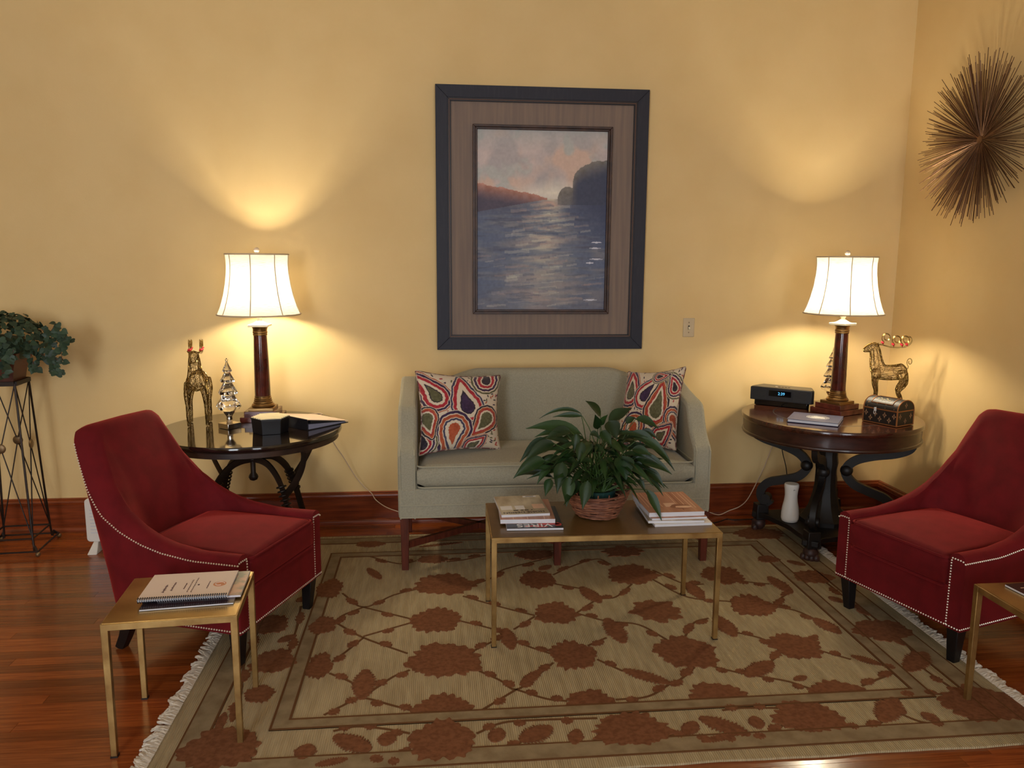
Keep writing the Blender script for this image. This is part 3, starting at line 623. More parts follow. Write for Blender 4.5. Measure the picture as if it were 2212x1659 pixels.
pillow('throw_pillow', 'paisley throw pillow standing upright beside the sofa arm near the black table', (A_, B_, lift(A_, (897, 800)), lift(B_, (1081, 811))), .085, 3, DL, 0)
DR = [(.14, .66, 1.5, .15, .3, W7), (.42, .62, 1.0, .14, -.3, W6), (.66, .42, 1.3, .16, .35, W5), (.92, .72, 2.0, .10, .3, W3), (.95, .35, -1.2, .11, .2, W4), (.30, .20, -1.2, .15, .5, W4), (.75, .10, .6, .1, .3, W7), (.6, .9, 0, .08, .2, W3)]
A_, B_ = Vector((.955, 4.10, .575)), Vector((1.265, 3.955, .575))
pillow('throw_pillow', 'paisley throw pillow slumped in the sofa corner behind the leafy plant', (A_, B_, PY(1357, 803, 4.22), PY(1482, 792, 4.06)), .105, 8, DR, 0)

# ------------------------------------------------------------------ armchairs
def armchair(label, F, u):
    u = Vector((u[0], u[1], 0)).normalized(); root = thing('armchair', label, 'armchair', (F[0]+.05*u.x, F[1]+.05*u.y, 0), math.atan2(u.y, u.x), None)
    W, d, r, T = .62, .60, .085, .068; hw = W/2
    st = []
    def add(x, y, nx, ny): st.append((x, y, nx, ny))
    for i in range(15): add(-(d-r)*i/14, -hw, 0, -1)
    for i in range(1, 12): a = PI/2*i/12; add(-(d-r)-r*math.sin(a), -hw+r-r*math.cos(a), -math.sin(a), -math.cos(a))
    for i in range(17): add(-d, -hw+r+(W-2*r)*i/16, -1, 0)
    for i in range(1, 12): a = PI/2*(1-i/12); add(-(d-r)-r*math.sin(a), hw-r+r*math.cos(a), -math.sin(a), math.cos(a))
    for i in range(15): add(-(d-r)*(1-i/14), hw, 0, 1)
    al = [0]
    for k in range(1, len(st)): al.append(al[-1]+math.hypot(st[k][0]-st[k-1][0], st[k][1]-st[k-1][1]))
    tot = al[-1]; hx = [0, .2, .34, .42, .48, .53, .57, .595, .615, .632, .65, .68, .90]; hz = [.462, .460, .478, .505, .545, .60, .69, .79, .862, .886, .893, .897, .90]
    def H(a): a = min(a, tot-a); return float(np.interp(a, hx, hz))
    def wgt(a): a = min(a, tot-a); q = min(1, max(0, (a-.30)/.34)); return q*q*(3-2*q)
    def place(k, o, z):
        x, y, nx, ny = st[k]; a = al[k]; w = wgt(a); x -= nx*o; y -= ny*o
        x -= .265*max(0, z-.19)*w; y *= 1-.05*max(0, z-.25)/.65*w
        return Vector((x, y, z))
    def inner(k, tb, ri):
        yi = hw-T; xb = d-tb
        if k < 15: return (-(xb-ri)*k/14, -yi)
        if k < 26: g = PI/2*(k-14)/12; return (-(xb-ri)-ri*math.sin(g), -yi+ri-ri*math.cos(g))
        if k < 43: return (-xb, (-yi+ri)+(2*yi-2*ri)*(k-26)/16)
        if k < 54: g = PI/2*(1-(k-42)/12); return (-(xb-ri)-ri*math.sin(g), yi-ri+ri*math.cos(g))
        return (-(xb-ri)*(1-(k-54)/14), yi)
    def place2(k, f, z, tb, ri):
        x, y, nx, ny = st[k]; xi, yi = inner(k, tb, ri); w = wgt(al[k]); x = x*(1-f)+xi*f; y = y*(1-f)+yi*f
        return Vector((x-.265*max(0, z-.19)*w, y*(1-.05*max(0, z-.25)/.65*w), z))
    shell = MB(); ns = 0; secs = []
    for k in range(len(st)):
        h = H(al[k]); zi = .30; sec = []
        for f, z in ((0, .155), (0, .155+(h-.155)*.3), (0, .155+(h-.155)*.6), (0, h-.028), (.06, h-.012), (.24, h-.002), (.5, h+.003), (.8, h-.004), (.97, h-.018)): sec.append(place2(k, f, z, .072, .10))
        for q in (0, .15, .3, .45, .6, .75, .9, 1.0): z = (h-.04)*(1-q)+zi*q; sec.append(place2(k, 1, z, .074+.055*q+.02*math.sin(PI*q), .10+.07*q))
        sec.append(place2(k, 1, .155, .13, .17)); secs.append(sec)
    n = len(secs[0]); vs = [v for s in secs for v in s]; fs = [(k*n+i, (k+1)*n+i, (k+1)*n+(i+1) % n, k*n+(i+1) % n) for k in range(len(st)-1) for i in range(n)]
    fs += [tuple(range(n)), tuple((len(st)-1)*n+i for i in range(n-1, -1, -1))]
    body = shell.add(vs, fs).build('shell', m_red, root, angle=50)
    B((-.29, 0, .24), (.585, W-2*T+.02, .17)).build('seat_base', m_red, root, bevel=.006)
    cu = cushion(.262, (W-2*T)/2-.004, .128, .028, .022).build('seat_cushion', m_red, root, loc=(-.252, 0, .312), angle=60)
    for z in (.006, .122): MB().tube([(p[0], p[1], z) for p in rrect(.261, (W-2*T)/2-.005, .03)], .005, 6, closed=True).build('piping', m_red, cu)
    for sg in (-1, 1):
        MB().tbox((-.048, sg*.262, .004), (.017, .017), (-.04, sg*.270, .165), (.026, .026)).build('leg', m_black_wood, root, bevel=.003)
        lg = MB(); pp = [(-.60, .0), (-.575, .05), (-.555, .10), (-.545, .17)]
        lg.tube([(x, sg*.255, z) for x, z in pp], [.017, .019, .022, .025], 4, hint=(0, 1, 0)).build('leg', m_black_wood, root)
    nails = MB()
    def run(path, nrm, step=.0112):
        P = [Vector(p) for p in path]; L = [0]
        for i in range(1, len(P)): L.append(L[-1]+(P[i]-P[i-1]).length)
        m = max(1, int(L[-1]/step))
        for q in range(m+1):
            s = L[-1]*q/m; i = min(len(P)-2, max(0, int(np.searchsorted(L, s))-1)); f = (s-L[i])/max(1e-6, L[i+1]-L[i]); p = P[i].lerp(P[i+1], f)
            nn = nrm(i) if callable(nrm) else Vector(nrm); nails.sphere(p+nn*.0003, .0038, 6, 4)
    def idx(lo, hi): return [k for k in range(len(st)) if lo <= al[k] <= hi]
    ka = idx(0, .625); kb = idx(tot-.625, tot)
    for ks in (ka, kb): run([place2(k, 0, H(al[k])-.03, .07, .1) for k in ks], lambda i, ks=ks: Vector((st[ks[i]][2], st[ks[i]][3], 0)))
    for sg in (-1, 1):
        run([(.001, sg*hw, .432), (.001, sg*(hw-.012), .440), (.001, sg*(hw-T+.012), .440), (.001, sg*(hw-T+.010), .425), (.001, sg*(hw-T+.010), .168)], (1, 0, 0))
        run([(-.002, sg*hw, .166), (-.48, sg*hw, .166)], (0, sg, 0))
    run([(.0025, -hw+.008, .166), (.0025, hw-.008, .166)], (1, 0, 0))
    nails.build('nailhead_trim', m_nail, root, kind='stuff'); return root
armchair('red velvet armchair with nailhead trim in front of the black round table', (-.678, 3.180), (.936, -.352))
armchair('red velvet armchair with nailhead trim by the drum table with the radio', (1.955, 2.972), (-.952, -.306))

# ------------------------------------------------------------------ brass tables
def brass_table(name, label, loc, rz, W, Dp, Hh, topmat, base=0.0):
    t = thing(name, label, 'table', (loc[0], loc[1], base), rz); s = .011; Hh -= base
    for x, y in ((-1, -1), (1, -1), (1, 1), (-1, 1)):
        lg = MB().tbox((x*(W/2-s), y*(Dp/2-s), 0.004), (s*.85, s*.85), (x*(W/2-s), y*(Dp/2-s), Hh-.02), (s, s)).build('leg', m_brass, t, bevel=.0015)
        B((x*(W/2-s), y*(Dp/2-s), .003), (s*2, s*2, .006)).build('foot_pad', m_iron, lg)
    for y in (-1, 1): B((0, y*(Dp/2-s), Hh-.013), (W, 2*s, .022)).build('rail', m_brass, t, bevel=.0015)
    for x in (-1, 1): B((x*(W/2-s), 0, Hh-.013), (2*s, Dp-4*s, .022)).build('rail', m_brass, t, bevel=.0015)
    B((0, 0, Hh-.004), (W-.009, Dp-.009, .008)).build('top_panel', topmat, t)
    return t
brass_table('coffee_table', 'long brass coffee table on the rug holding the plant and magazines', (.692, 3.205), -.012, .945, .462, .475, m_brass_top, .006)
brass_table('side_table', 'small brass side table with the spiral notebook on it', (-.846, 2.577), .075, .405, .362, .452, m_brass_pale, 0)
brass_table('side_table', 'small brass side table beside the armchair near the sunburst wall', (2.09, 2.275), 0, .40, .375, .447, m_brass_pale, .004)

# ------------------------------------------------------------------ magazines and papers
def magazine(name, label, c, w, d, z, th, rz, cover, cat='magazine', group=None, hard=False):
    t = thing(name, label, cat, (c[0], c[1], z), rz, group)
    e = .004 if hard else 0
    B((0, 0, th/2), (w-2*e, d-2*e, th-.0012)).build('pages', m_paper, t)
    B((0, 0, th-.0006), (w, d, .0014)).build('cover', cover, t); B((0, 0, .0006), (w, d, .0012)).build('back_cover', cover, t); return t
zt = .4755
mg = magazine('magazine', 'black and red magazine at the bottom of the stack left of the plant', (.405, 3.195), .232, .285, zt, .010, -.03, m_blackc)
text_part('title', 'VIRES', .054, m_whitep, mg, (.0, -.108, .0103), (0, 0, PI), sx=1.15)
for x, y, a, b in ((.06, -.095, .05, .012), (.0, -.118, .04, .007), (.10, -.10, .014, .02), (.03, -.128, .025, .006)): MB().prism([(x+a*p[0], y+b*p[1]) for p in blob('palm', 3)[::4]], .0100, .0104).build('cover_print', m_redp, mg)
mg = magazine('magazine', 'tan magazine in the middle of the stack left of the plant', (.382, 3.247), .228, .272, zt+.010, .019, -.035, m_tan)
for x in (-.06, .0, .07): B((x, -.10, .0191), (.003, .07, .0006)).build('cover_print', m_tanl, mg)
mg = magazine('magazine', 'home design magazine on top of the stack left of the plant', (.366, 3.272), .205, .258, zt+.029, .012, .05, m_cream)
text_part('title', 'HOME DESIGN', .027, m_ink, mg, (-.004, -.105, .0122), (0, 0, PI+.03))
for x, wd in ((-.035, .02), (-.008, .012), (.012, .016), (.034, .006)): B((x, -.078, .0123), (wd, .008, .0006)).build('subtitle_mark', m_ink, mg)
for x, y, a, b in ((-.07, -.04, .05, .05), (-.012, -.04, .04, .05), (.07, -.03, .05, .06)): B((x, y, .0121), (a, b, .0005)).build('cover_print', m_whitep if x < .05 else m_tanl, mg)
B((.055, .112, .0122), (.06, .016, .0006)).build('address_label', m_whitep, mg); B((.055, .112, .0126), (.036, .006, .0004)).build('address_text', m_ink, mg)
for k, (x, y, w_, d_, th, rz, cov, lb) in enumerate(((1.022, 3.198, .246, .282, .010, .02, m_whitep, 'white magazine at the bottom of the stack right of the plant'), (1.003, 3.205, .236, .278, .012, -.05, m_cream, 'thin magazine second from the bottom of the stack right of the plant'), (1.008, 3.212, .238, .276, .010, .03, m_tan, 'pale magazine just under the top one right of the plant'))):
    magazine('magazine', lb, (x, y), w_, d_, zt+sum((.010, .012, .010)[:k]), th, rz, cov)
mg = magazine('magazine', 'thick tan magazine with a chair cover on top of the stack right of the plant', (1.002, 3.228), .238, .284, zt+.032, .020, .01, m_tan)
for x in (.03, .045, .062, .085, .10): B((x, .02, .0202), (.0035, .22, .0006)).build('cover_print', m_tanl if x != .045 else m_tand, mg)
for x in (-.10, -.085, -.04): B((x, .03, .0202), (.003, .2, .0006)).build('cover_print', m_tanl, mg)
MB().prism([(.04+.045*p[0], -.07+.028*p[1]) for p in blob('round', 2)[::6]], .0200, .0206).build('cover_print', m_tand, mg)
MB().prism([(.052+.035*p[0], -.077+.014*p[1]) for p in blob('round', 4)[::6]], .0205, .0209).build('cover_print', m_tanl, mg)
B((0, -.045, .0202), (.05, .05, .0006)).build('cover_print', m_tanl, mg); B((.038, -.105, .0202), (.006, .03, .0006)).build('cover_print', m_tand, mg)
# left side table
zs = .4525
magazine('magazine', 'dark glossy magazine at the bottom under the spiral notebook', (-.815, 2.580), .285, .205, zs, .006, .11, m_darkmag)
magazine('magazine', 'picture covered magazine sticking out from beneath the spiral notebook', (-.785, 2.628), .26, .205, zs+.006, .008, .07, m_photo)
nb = thing('spiral_notebook', 'spiral bound notebook with a cream cover and orange emblem', 'notebook', (-.832, 2.607, zs+.014), .065)
nbm = MB()
nbm.box((0, .005, .004), (.279, .205, .007)); nbm.build('pages', m_paper, nb); B((0, .005, .008), (.280, .208, .0014)).build('cover', m_note, nb)
for k in range(40):
    x = -.136+.272*k/39; cl = MB().tube([(x, -.0975+.0085*math.cos(a), .006+.0085*math.sin(a)) for a in np.linspace(0, 2*PI, 11)[:-1]], .0014, 5, closed=True, hint=(1, 0, 0)); cl.build('coil_ring', m_coil, nb)
def squig(pts, name='cover_writing', r=.0007): MB().tube([(p[0], p[1], .0089) for p in pts], r, 4).build(name, m_inkb, nb)
def wline(x, y0, y1, amp=.004): squig([(x+amp*math.sin(k*2.3)*random.uniform(.4, 1), y0+(y1-y0)*k/26) for k in range(27)])
wline(-.073, -.052, .012, .006); wline(-.050, -.040, .030, .005); wline(-.012, -.03, .018, .0025); wline(.004, -.058, .045, .0025); wline(.017, -.062, .06, .0025); wline(.03, -.005, .003, .003); wline(.062, -.035, .025, .0018)
MB().prism([(.098+.021*math.cos(a), -.003+.021*math.sin(a)) for a in np.linspace(0, 2*PI, 33)[:-1]], .0088, .0091).build('emblem', m_orange, nb)
MB().tube([(.098+.016*math.cos(a)*(1-.05*a), -.003+.016*math.sin(a)*(1-.05*a), .0093) for a in np.linspace(0, 5.2, 24)], .0011, 4).build('emblem_line', m_note, nb)
# right side table
mg = magazine('magazine', 'dark glossy magazine on the small brass table near the sunburst wall', (2.10, 2.30), .215, .275, .4475, .008, .10, m_darkmag)
B((-.02, .10, .0081), (.12, .004, .0005)).build('cover_print', m_tanl, mg)

# ------------------------------------------------------------------ peace lily in a basket
BX, BY, BZ = .693, 3.235, .4755
pl = thing('potted_peace_lily', 'leafy green peace lily in a woven wicker basket on the coffee table', 'plant', (BX, BY, BZ))
def brad(z): return .082+.056*min(1, z/.115)**.8
for k in range(19):
    z = .006+k*.0064; r = brad(z); ph = random.uniform(0, 6); pts = []
    for i in range(48):
        a = 2*PI*i/48; pts.append(((r+.0035*math.sin(a*9+(k % 2)*PI))*math.cos(a), (r+.0035*math.sin(a*9+(k % 2)*PI))*math.sin(a), z+.003*math.sin(a*2+ph)+(.010*math.sin(a+.3) if k > 14 else 0)))
    MB().tube(pts, .0040, 6, closed=True).build('wicker_strand', m_wick, pl)
for i in range(18):
    a = 2*PI*i/18; MB().tube([((brad(z)-.002)*math.cos(a), (brad(z)-.002)*math.sin(a), z) for z in (.004, .04, .08, .125)], .0032, 5).build('wicker_stake', m_wick, pl)
MB().lathe([(0.001, .002), (.076, .002), (.076, .006), (.001, .006)], 24).build('basket_floor', m_wick, pl)
MB().lathe([(.068, .008), (.080, .108), (.083, .120), (.076, .120), (.072, .108)], 28).build('inner_pot', m_pot, pl)
MB().lathe([(.001, .109), (.05, .111), (.073, .107)], 24).build('soil', m_soil, pl)
O_pl = Vector((BX, BY, BZ))
def leaf_mesh(base, tip, wd, arch, roll=0.0, curl=.42, n=9, face=(0, -.8, .6)):
    fc = Vector(face).normalized()
    base, tip = Vector(base), Vector(tip); d = tip-base; L = d.length; mid = base.lerp(tip, .45)+Vector((0, 0, arch*L)); mb = MB(); rows = []
    for i in range(n+1):
        t = i/n; p = base*(1-t)**2+mid*2*t*(1-t)+tip*t*t; tg = ((mid-base)*(1-t)+(tip-mid)*t).normalized()
        h = fc if abs(tg.dot(fc)) < .93 else Vector((0, .3, 1))
        s = tg.cross(h); s = s.normalized() if s.length > 1e-4 else Vector((1, 0, 0)); nn = s.cross(tg).normalized()
        q = Matrix.Rotation(roll, 3, tg); s = q @ s; nn = q @ nn
        ww = wd*1.12*(math.sin(PI*t**.80)**1.1*(1-.22*t)) if 0 < t < 1 else .001
        wob = .05*math.sin(t*9+wd*400)*ww
        rows.append([p-s*ww+nn*(curl*ww+wob), p-s*ww*.5+nn*curl*ww*.32, p, p+s*ww*.5+nn*curl*ww*.32, p+s*ww+nn*(curl*ww-wob)])
    vs = [v for r in rows for v in r]; fs = [(i*5+j, i*5+j+1, (i+1)*5+j+1, (i+1)*5+j) for i in range(n) for j in range(4)]
    return mb.add(vs, fs)
def lily_leaf(base, tip, wd, arch=.12, roll=0.0, root=None, face=(0, -.8, .6)):
    lf = leaf_mesh(Vector(base)-O_pl, Vector(tip)-O_pl, wd*.80, arch, roll, face=face).build('leaf', m_leaf, pl, angle=80)
    a = random.uniform(0, 6.28); r0 = Vector((.045*math.cos(a), .045*math.sin(a), .112)) if root is None else Vector(root); b = Vector(base)-O_pl
    mid = r0.lerp(b, .55); mid.z = max(mid.z, r0.z+(b.z-r0.z)*.85); mid = r0.lerp(mid, .9)
    pts = [r0*(1-t)**2+mid*2*t*(1-t)+b*t*t for t in (0, .25, .5, .75, 1)]
    MB().tube(pts, [.0028, .0026, .0022, .0019, .0016], 5).build('stem', m_vein, lf)
def LP(x, y, dy): return PY(1100+x/5.721, 850+y/5.721, BY+dy)      # spot in the close view of the plant
KEY = [((1130, 280), (940, 90), .05, -.0, .032, .05, .9), ((1095, 440), (1060, 260), .03, .0, .026, .05, .6), ((1130, 390), (1218, 262), .02, -.01, .018, .05, .9), ((885, 245), (372, 310), .06, .10, .013, .30, 1.2), ((905, 280), (540, 290), .04, .05, .016, .10, .9),
 ((890, 500), (205, 435), -.02, -.06, .036, .16, .6), ((700, 480), (312, 540), .02, .02, .022, .15, .5), ((760, 470), (450, 560), -.05, -.08, .032, .15, .3), ((480, 580), (130, 850), -.02, -.06, .030, .25, .2), ((560, 620), (190, 840), -.06, -.10, .034, .20, .2),
 ((440, 830), (50, 1050), -.06, -.10, .036, .22, .2), ((640, 800), (300, 960), -.03, -.05, .020, .30, .4), ((520, 910), (340, 1130), -.06, -.10, .020, .25, .3), ((510, 1050), (445, 1270), -.08, -.11, .024, .10, .1), ((660, 850), (590, 1240), -.13, -.18, .036, .15, .1), ((740, 1030), (705, 1400), -.15, -.19, .034, .12, .1),
 ((850, 1080), (770, 1270), -.12, -.15, .026, .1, .1), ((970, 1080), (905, 1435), -.17, -.21, .034, .1, .0), ((830, 500), (800, 710), -.12, -.14, .022, .08, .0), ((900, 600), (845, 840), -.14, -.17, .026, .1, .1), ((1010, 690), (1190, 720), -.10, -.15, .028, .1, .5), ((860, 820), (1020, 840), -.10, -.14, .024, .1, .5), ((720, 830), (830, 860), -.10, -.13, .024, .1, .4),
 ((1230, 340), (1330, 575), -.06, -.11, .042, .1, .2), ((1225, 350), (1520, 180), .06, .10, .034, .08, .9), ((1140, 460), (1260, 640), -.08, -.12, .030, .1, .2), ((1560, 320), (1850, 440), .02, .0, .030, .18, .6), ((1440, 370), (1560, 300), .05, .06, .02, .2, .7), ((1480, 500), (1880, 700), -.02, -.06, .032, .2, .4), ((1600, 560), (1990, 840), -.04, -.08, .030, .2, .3),
 ((1720, 620), (2045, 960), -.04, -.08, .022, .2, .4), ((1560, 800), (2010, 1000), -.08, -.12, .036, .16, .3), ((1520, 690), (1760, 770), -.06, -.10, .028, .12, .5), ((1390, 770), (1440, 1080), -.14, -.19, .052, .12, .0), ((1560, 850), (1650, 960), -.08, -.1, .02, .1, .3), ((1680, 940), (1920, 1170), -.06, -.10, .026, .2, .3), ((1540, 960), (1640, 1080), -.08, -.1, .016, .2, .3),
 ((1700, 1060), (1905, 1270), -.05, -.08, .018, .25, .5), ((1600, 1060), (1680, 1220), -.08, -.1, .014, .2, .3), ((1700, 1190), (1885, 1575), -.14, -.18, .026, .12, .3), ((1320, 660), (1250, 740), -.08, -.1, .022, .1, .3), ((1000, 500), (1120, 560), -.08, -.1, .02, .3, .5), ((1640, 460), (1830, 560), .05, .04, .02, .2, .6), ((1400, 560), (1640, 480), .06, .08, .024, .1, .8), ((1500, 640), (1560, 590), .0, .02, .016, .1, .6)]
for k, (b, t, db, dt, wd, ar, ro_) in enumerate(KEY):
    lily_leaf(LP(b[0], b[1], db), LP(t[0], t[1], dt), wd, ar, random.uniform(-.5, .5)*ro_, root=(.05, -.02, .11) if k == 39 else None)
rp = random.Random(21)
for k in range(125):
    a = rp.uniform(0, 2*PI); el = rp.uniform(.05, 1.25); R = rp.uniform(.10, .17); b = O_pl+Vector((R*math.cos(a)*math.cos(el)*1.25, R*math.sin(a)*math.cos(el), .14+.24*math.sin(el)*rp.uniform(.6, 1)))
    Lf = rp.uniform(.12, .19); t = b+Vector((math.cos(a)*Lf*.9, math.sin(a)*Lf*.8, rp.uniform(-.09, .03)*(1.3-el*.5))); t.z = max(t.z, BZ+.06)
    lily_leaf(b, t, rp.uniform(.014, .024), rp.uniform(.1, .25), rp.uniform(-.7, .7), face=(math.cos(a)*.5, math.sin(a)*.4-.45, .65))

# ------------------------------------------------------------------ lamps
def lamp(label, x, y, z, rz, sc_=1.0):
    t = thing('table_lamp', label, 'lamp', (x, y, z), rz); t.scale = (sc_,)*3
    B((0, 0, .014), (.20, .20, .028)).build('plinth_step', m_marble_base, t, bevel=.002); B((0, 0, .0415), (.164, .164, .028)).build('plinth_step', m_marble_base, t, bevel=.002); B((0, 0, .062), (.128, .128, .015)).build('bronze_step', m_bronze, t, bevel=.002)
    MB().lathe([(.058, .069), (.060, .076), (.056, .084), (.049, .088), (.050, .093), (.046, .097), (.047, .103), (.044, .107), (.045, .113), (.0415, .117), (.042, .127), (.040, .128)], 32).build('base_ring', m_bronze, t)
    MB().lathe([(.0405, .125), (.0395, .20), (.038, .30), (.0355, .40), (.0338, .448)], 32).build('column', m_marble, t)
    MB().lathe([(.034, .445), (.037, .448), (.037, .453), (.035, .456), (.038, .459), (.038, .464), (.036, .467), (.037, .48), (.041, .488), (.043, .493)], 32).build('capital_ring', m_bronze, t)
    B((0, 0, .498), (.102, .102, .012)).build('ivory_cap', m_ivory, t, bevel=.002)
    MB().lathe([(.048, .504), (.036, .508), (.022, .516), (.012, .524), (.010, .529), (.015, .538), (.018, .544), (.012, .555), (.007, .563), (.007, .62)], 28).build('ivory_neck', m_ivory, t)
    MB().tube([(0, 0, .60), (0, 0, .86)], .003, 6).build('harp_rod', m_bronze, t)
    prof = []; z0, z1 = .556, .863
    for i in range(17):
        q = i/16; r = .158-.012*math.sin(PI*min(1, (1-q)*1.6))*(1 if q > .375 else math.sin(PI*min(1, (1-q)*1.6)))+.0; prof.append((np.interp(q, [0, .12, .3, .5, .7, .85, 1], [.209, .193, .176, .163, .155, .153, .157]), z0+(z1-z0)*q))
    sh = MB(); n = 64; vs = []; fs = []
    for r, zz in prof:
        for i in range(n): a = 2*PI*i/n; rr = r*(1-.012*abs(math.sin(4*a))); vs.append((rr*math.cos(a), rr*math.sin(a), zz))
    for k in range(len(prof)-1):
        for i in range(n): j = (i+1) % n; fs.append((k*n+i, k*n+j, (k+1)*n+j, (k+1)*n+i))
    so = sh.add(vs, fs).build('lamp_shade', m_shade, t, angle=80)
    for i in range(8):
        a = 2*PI*i/8; MB().tube([((r+.001)*math.cos(a), (r+.001)*math.sin(a), zz) for r, zz in prof], .0025, 6).build('rib_trim', m_trim, so)
    for r, zz in (prof[0], prof[-1]): MB().tube([(r*math.cos(2*PI*i/48), r*math.sin(2*PI*i/48), zz) for i in range(48)], .0038, 6, closed=True).build('edge_trim', m_trim, so)
    sp = MB()
    for i in range(3): a = 2*PI*i/3; sp.tube([(0, 0, .858), (.155*math.cos(a), .155*math.sin(a), .858)], .0016, 5)
    sp.build('shade_spider', m_bronze, t)
    MB().lathe([(.010, .862), (.011, .868), (.007, .872)], 20).build('finial_base', m_ivory, t)
    MB().sphere((0, 0, .884), .0145, 20, 12).build('finial', m_glass_s, t)
    MB().sphere((0, 0, .662), .028, 16, 10, (1, 1, 1.25)).build('bulb', m_bulb, t)
    l = bpy.data.lights.new('bulb_light', 'POINT'); l.energy = BULB; l.color = (1, .87, .63); l.shadow_soft_size = .035
    o = bpy.data.objects.new('bulb_light', l); C.objects.link(o); o.parent = t; o.location = (0, 0, .662); return t
m_glass_s = M('finial_glass', (200, 180, 160), .1, spec=.8, coat=.5)
m_bulb = M('glowing_bulb', (255, 240, 210), .4, trans=1.0, emit=(255, 226, 180), es=4.0)
ZL, ZR = .700, .731; SL = 1.0297       # left table stands a little further back: its things scale with it
lamp('column table lamp beside the glass tree and hexagonal box', -.908*SL, 4.20*SL, ZL, 0.0, 1.03)
lamp('column table lamp beside the clock radio and little chest', 2.247, 4.147, ZR, math.radians(26))

# ------------------------------------------------------------------ left round table
lt = thing('round_table', 'black topped round table on arched iron legs', 'table', (-.954, 4.107, 0)); lt.scale = (1.028, 1.028, .9655)
MB().lathe([(.430, .695), (.445, .699), (.448, .706), (.448, .718), (.444, .725), (.001, .725)], 72).build('table_top', m_blacktop, lt)
MB().lathe([(.424, .662), (.430, .664), (.430, .690), (.424, .697), (.40, .697), (.40, .662)], 72).build('apron', m_rim, lt)
MB().lathe([(.42, .664), (.40, .662)], 8).build('underside', m_iron, lt) if False else None
MB().lathe([(.018, .70), (.018, .56), (.022, .556), (.022, .548), (.013, .54), (.013, .475), (.022, .46), (.024, .45), (.018, .436), (.006, .43)], 24).build('centre_post', m_iron, lt)
for k in range(4):
    a = PI/4+k*PI/2+.06; ca, sa = math.cos(a), math.sin(a)
    def Pp(r, z): return (r*ca, r*sa, z)
    arch = smooth_path([Pp(.012, .552), Pp(.07, .552), (Pp(.13, .535)), Pp(.19, .485), Pp(.235, .41), Pp(.27, .30), Pp(.305, .17), Pp(.345, .06), Pp(.375, .012)], 4)
    lg = MB().tube(arch, [.0135]*14+[.0125]*(len(arch)-14), 6, flat=(1.5, .7), hint=(-sa, ca, 0.01)).build('leg', m_iron, lt)
    MB().tube(smooth_path([Pp(.395, .675), Pp(.40, .62), Pp(.375, .55), Pp(.325, .475), Pp(.262, .405), Pp(.245, .385)], 5), .013, 6, flat=(1.6, .35), hint=(-sa, ca, .01)).build('strap', m_iron, lg)
    co = MB(); c0, c1 = Vector(Pp(.222, .436)), Vector(Pp(.262, .325))
    for q in range(6):
        c = c0.lerp(c1, q/5); ax = (c1-c0).normalized(); e1 = ax.cross(Vector((-sa, ca, 0))).normalized(); e2 = ax.cross(e1)
        co.tube([c+e1*.0205*math.cos(g)+e2*.022*math.sin(g) for g in np.linspace(0, 2*PI, 15)[:-1]], .0052, 6, closed=True, hint=ax)
    co.build('coil_wrap', m_iron, lg); MB().tube([Pp(.395, .668), Pp(.43, .668)], .016, 8).build('strap_knob', m_rim, lg); MB().sphere(Pp(.378, .016), .016, 10, 8).build('foot', m_iron, lg)

# ------------------------------------------------------------------ right drum table
RC = (2.177, 4.082); RR = .472
rt = thing('drum_table', 'dark mahogany round drum table on scrolled legs with paw feet', 'table', (RC[0], RC[1], 0))
MB().lathe([(.440, .700), (.468, .703), (RR, .709), (RR, .722), (.468, .729), (.001, .731)], 80).build('table_top', m_rtable, rt)
MB().lathe([(.30, .622), (.455, .620), (.463, .623), (.466, .630), (.464, .637), (.459, .641), (.460, .66), (.461, .69), (.463, .702), (.30, .702)], 80).build('apron', m_rapron, rt)
MB().tube([(.30*math.cos(g), .30*math.sin(g), .7290) for g in np.linspace(0, 2*PI, 61)[:-1]], .004, 6, closed=True, flat=(1, .35)).build('inlay_ring', m_rleg, rt)
MB().lathe([(.001, .63), (.075, .63), (.07, .60), (.058, .56), (.056, .50), (.062, .46), (.056, .42), (.058, .34), (.066, .28), (.085, .21), (.115, .155), (.13, .14), (.13, .118), (.001, .118)], 10, ph=.3).build('pedestal', m_rleg, rt, angle=25)
PA = []; angs = [math.radians(a) for a in (234, 324, 54, 144)]
for k in range(4):
    a0, a1 = angs[k], angs[(k+1) % 4]; c, s = math.cos(a0), math.sin(a0)
    PA += [(.385*c+.04*s, .385*s-.04*c), (.385*c-.04*s, .385*s+.04*c)]
    for q in range(1, 10):
        f = q/10; aa = a0+(PI/2)*f; ra = .36-.130*math.sin(PI*f)**.8; PA.append((ra*math.cos(aa), ra*math.sin(aa)))
MB().prism(PA, .088, .118).build('platform', m_rleg, rt, bevel=.003)
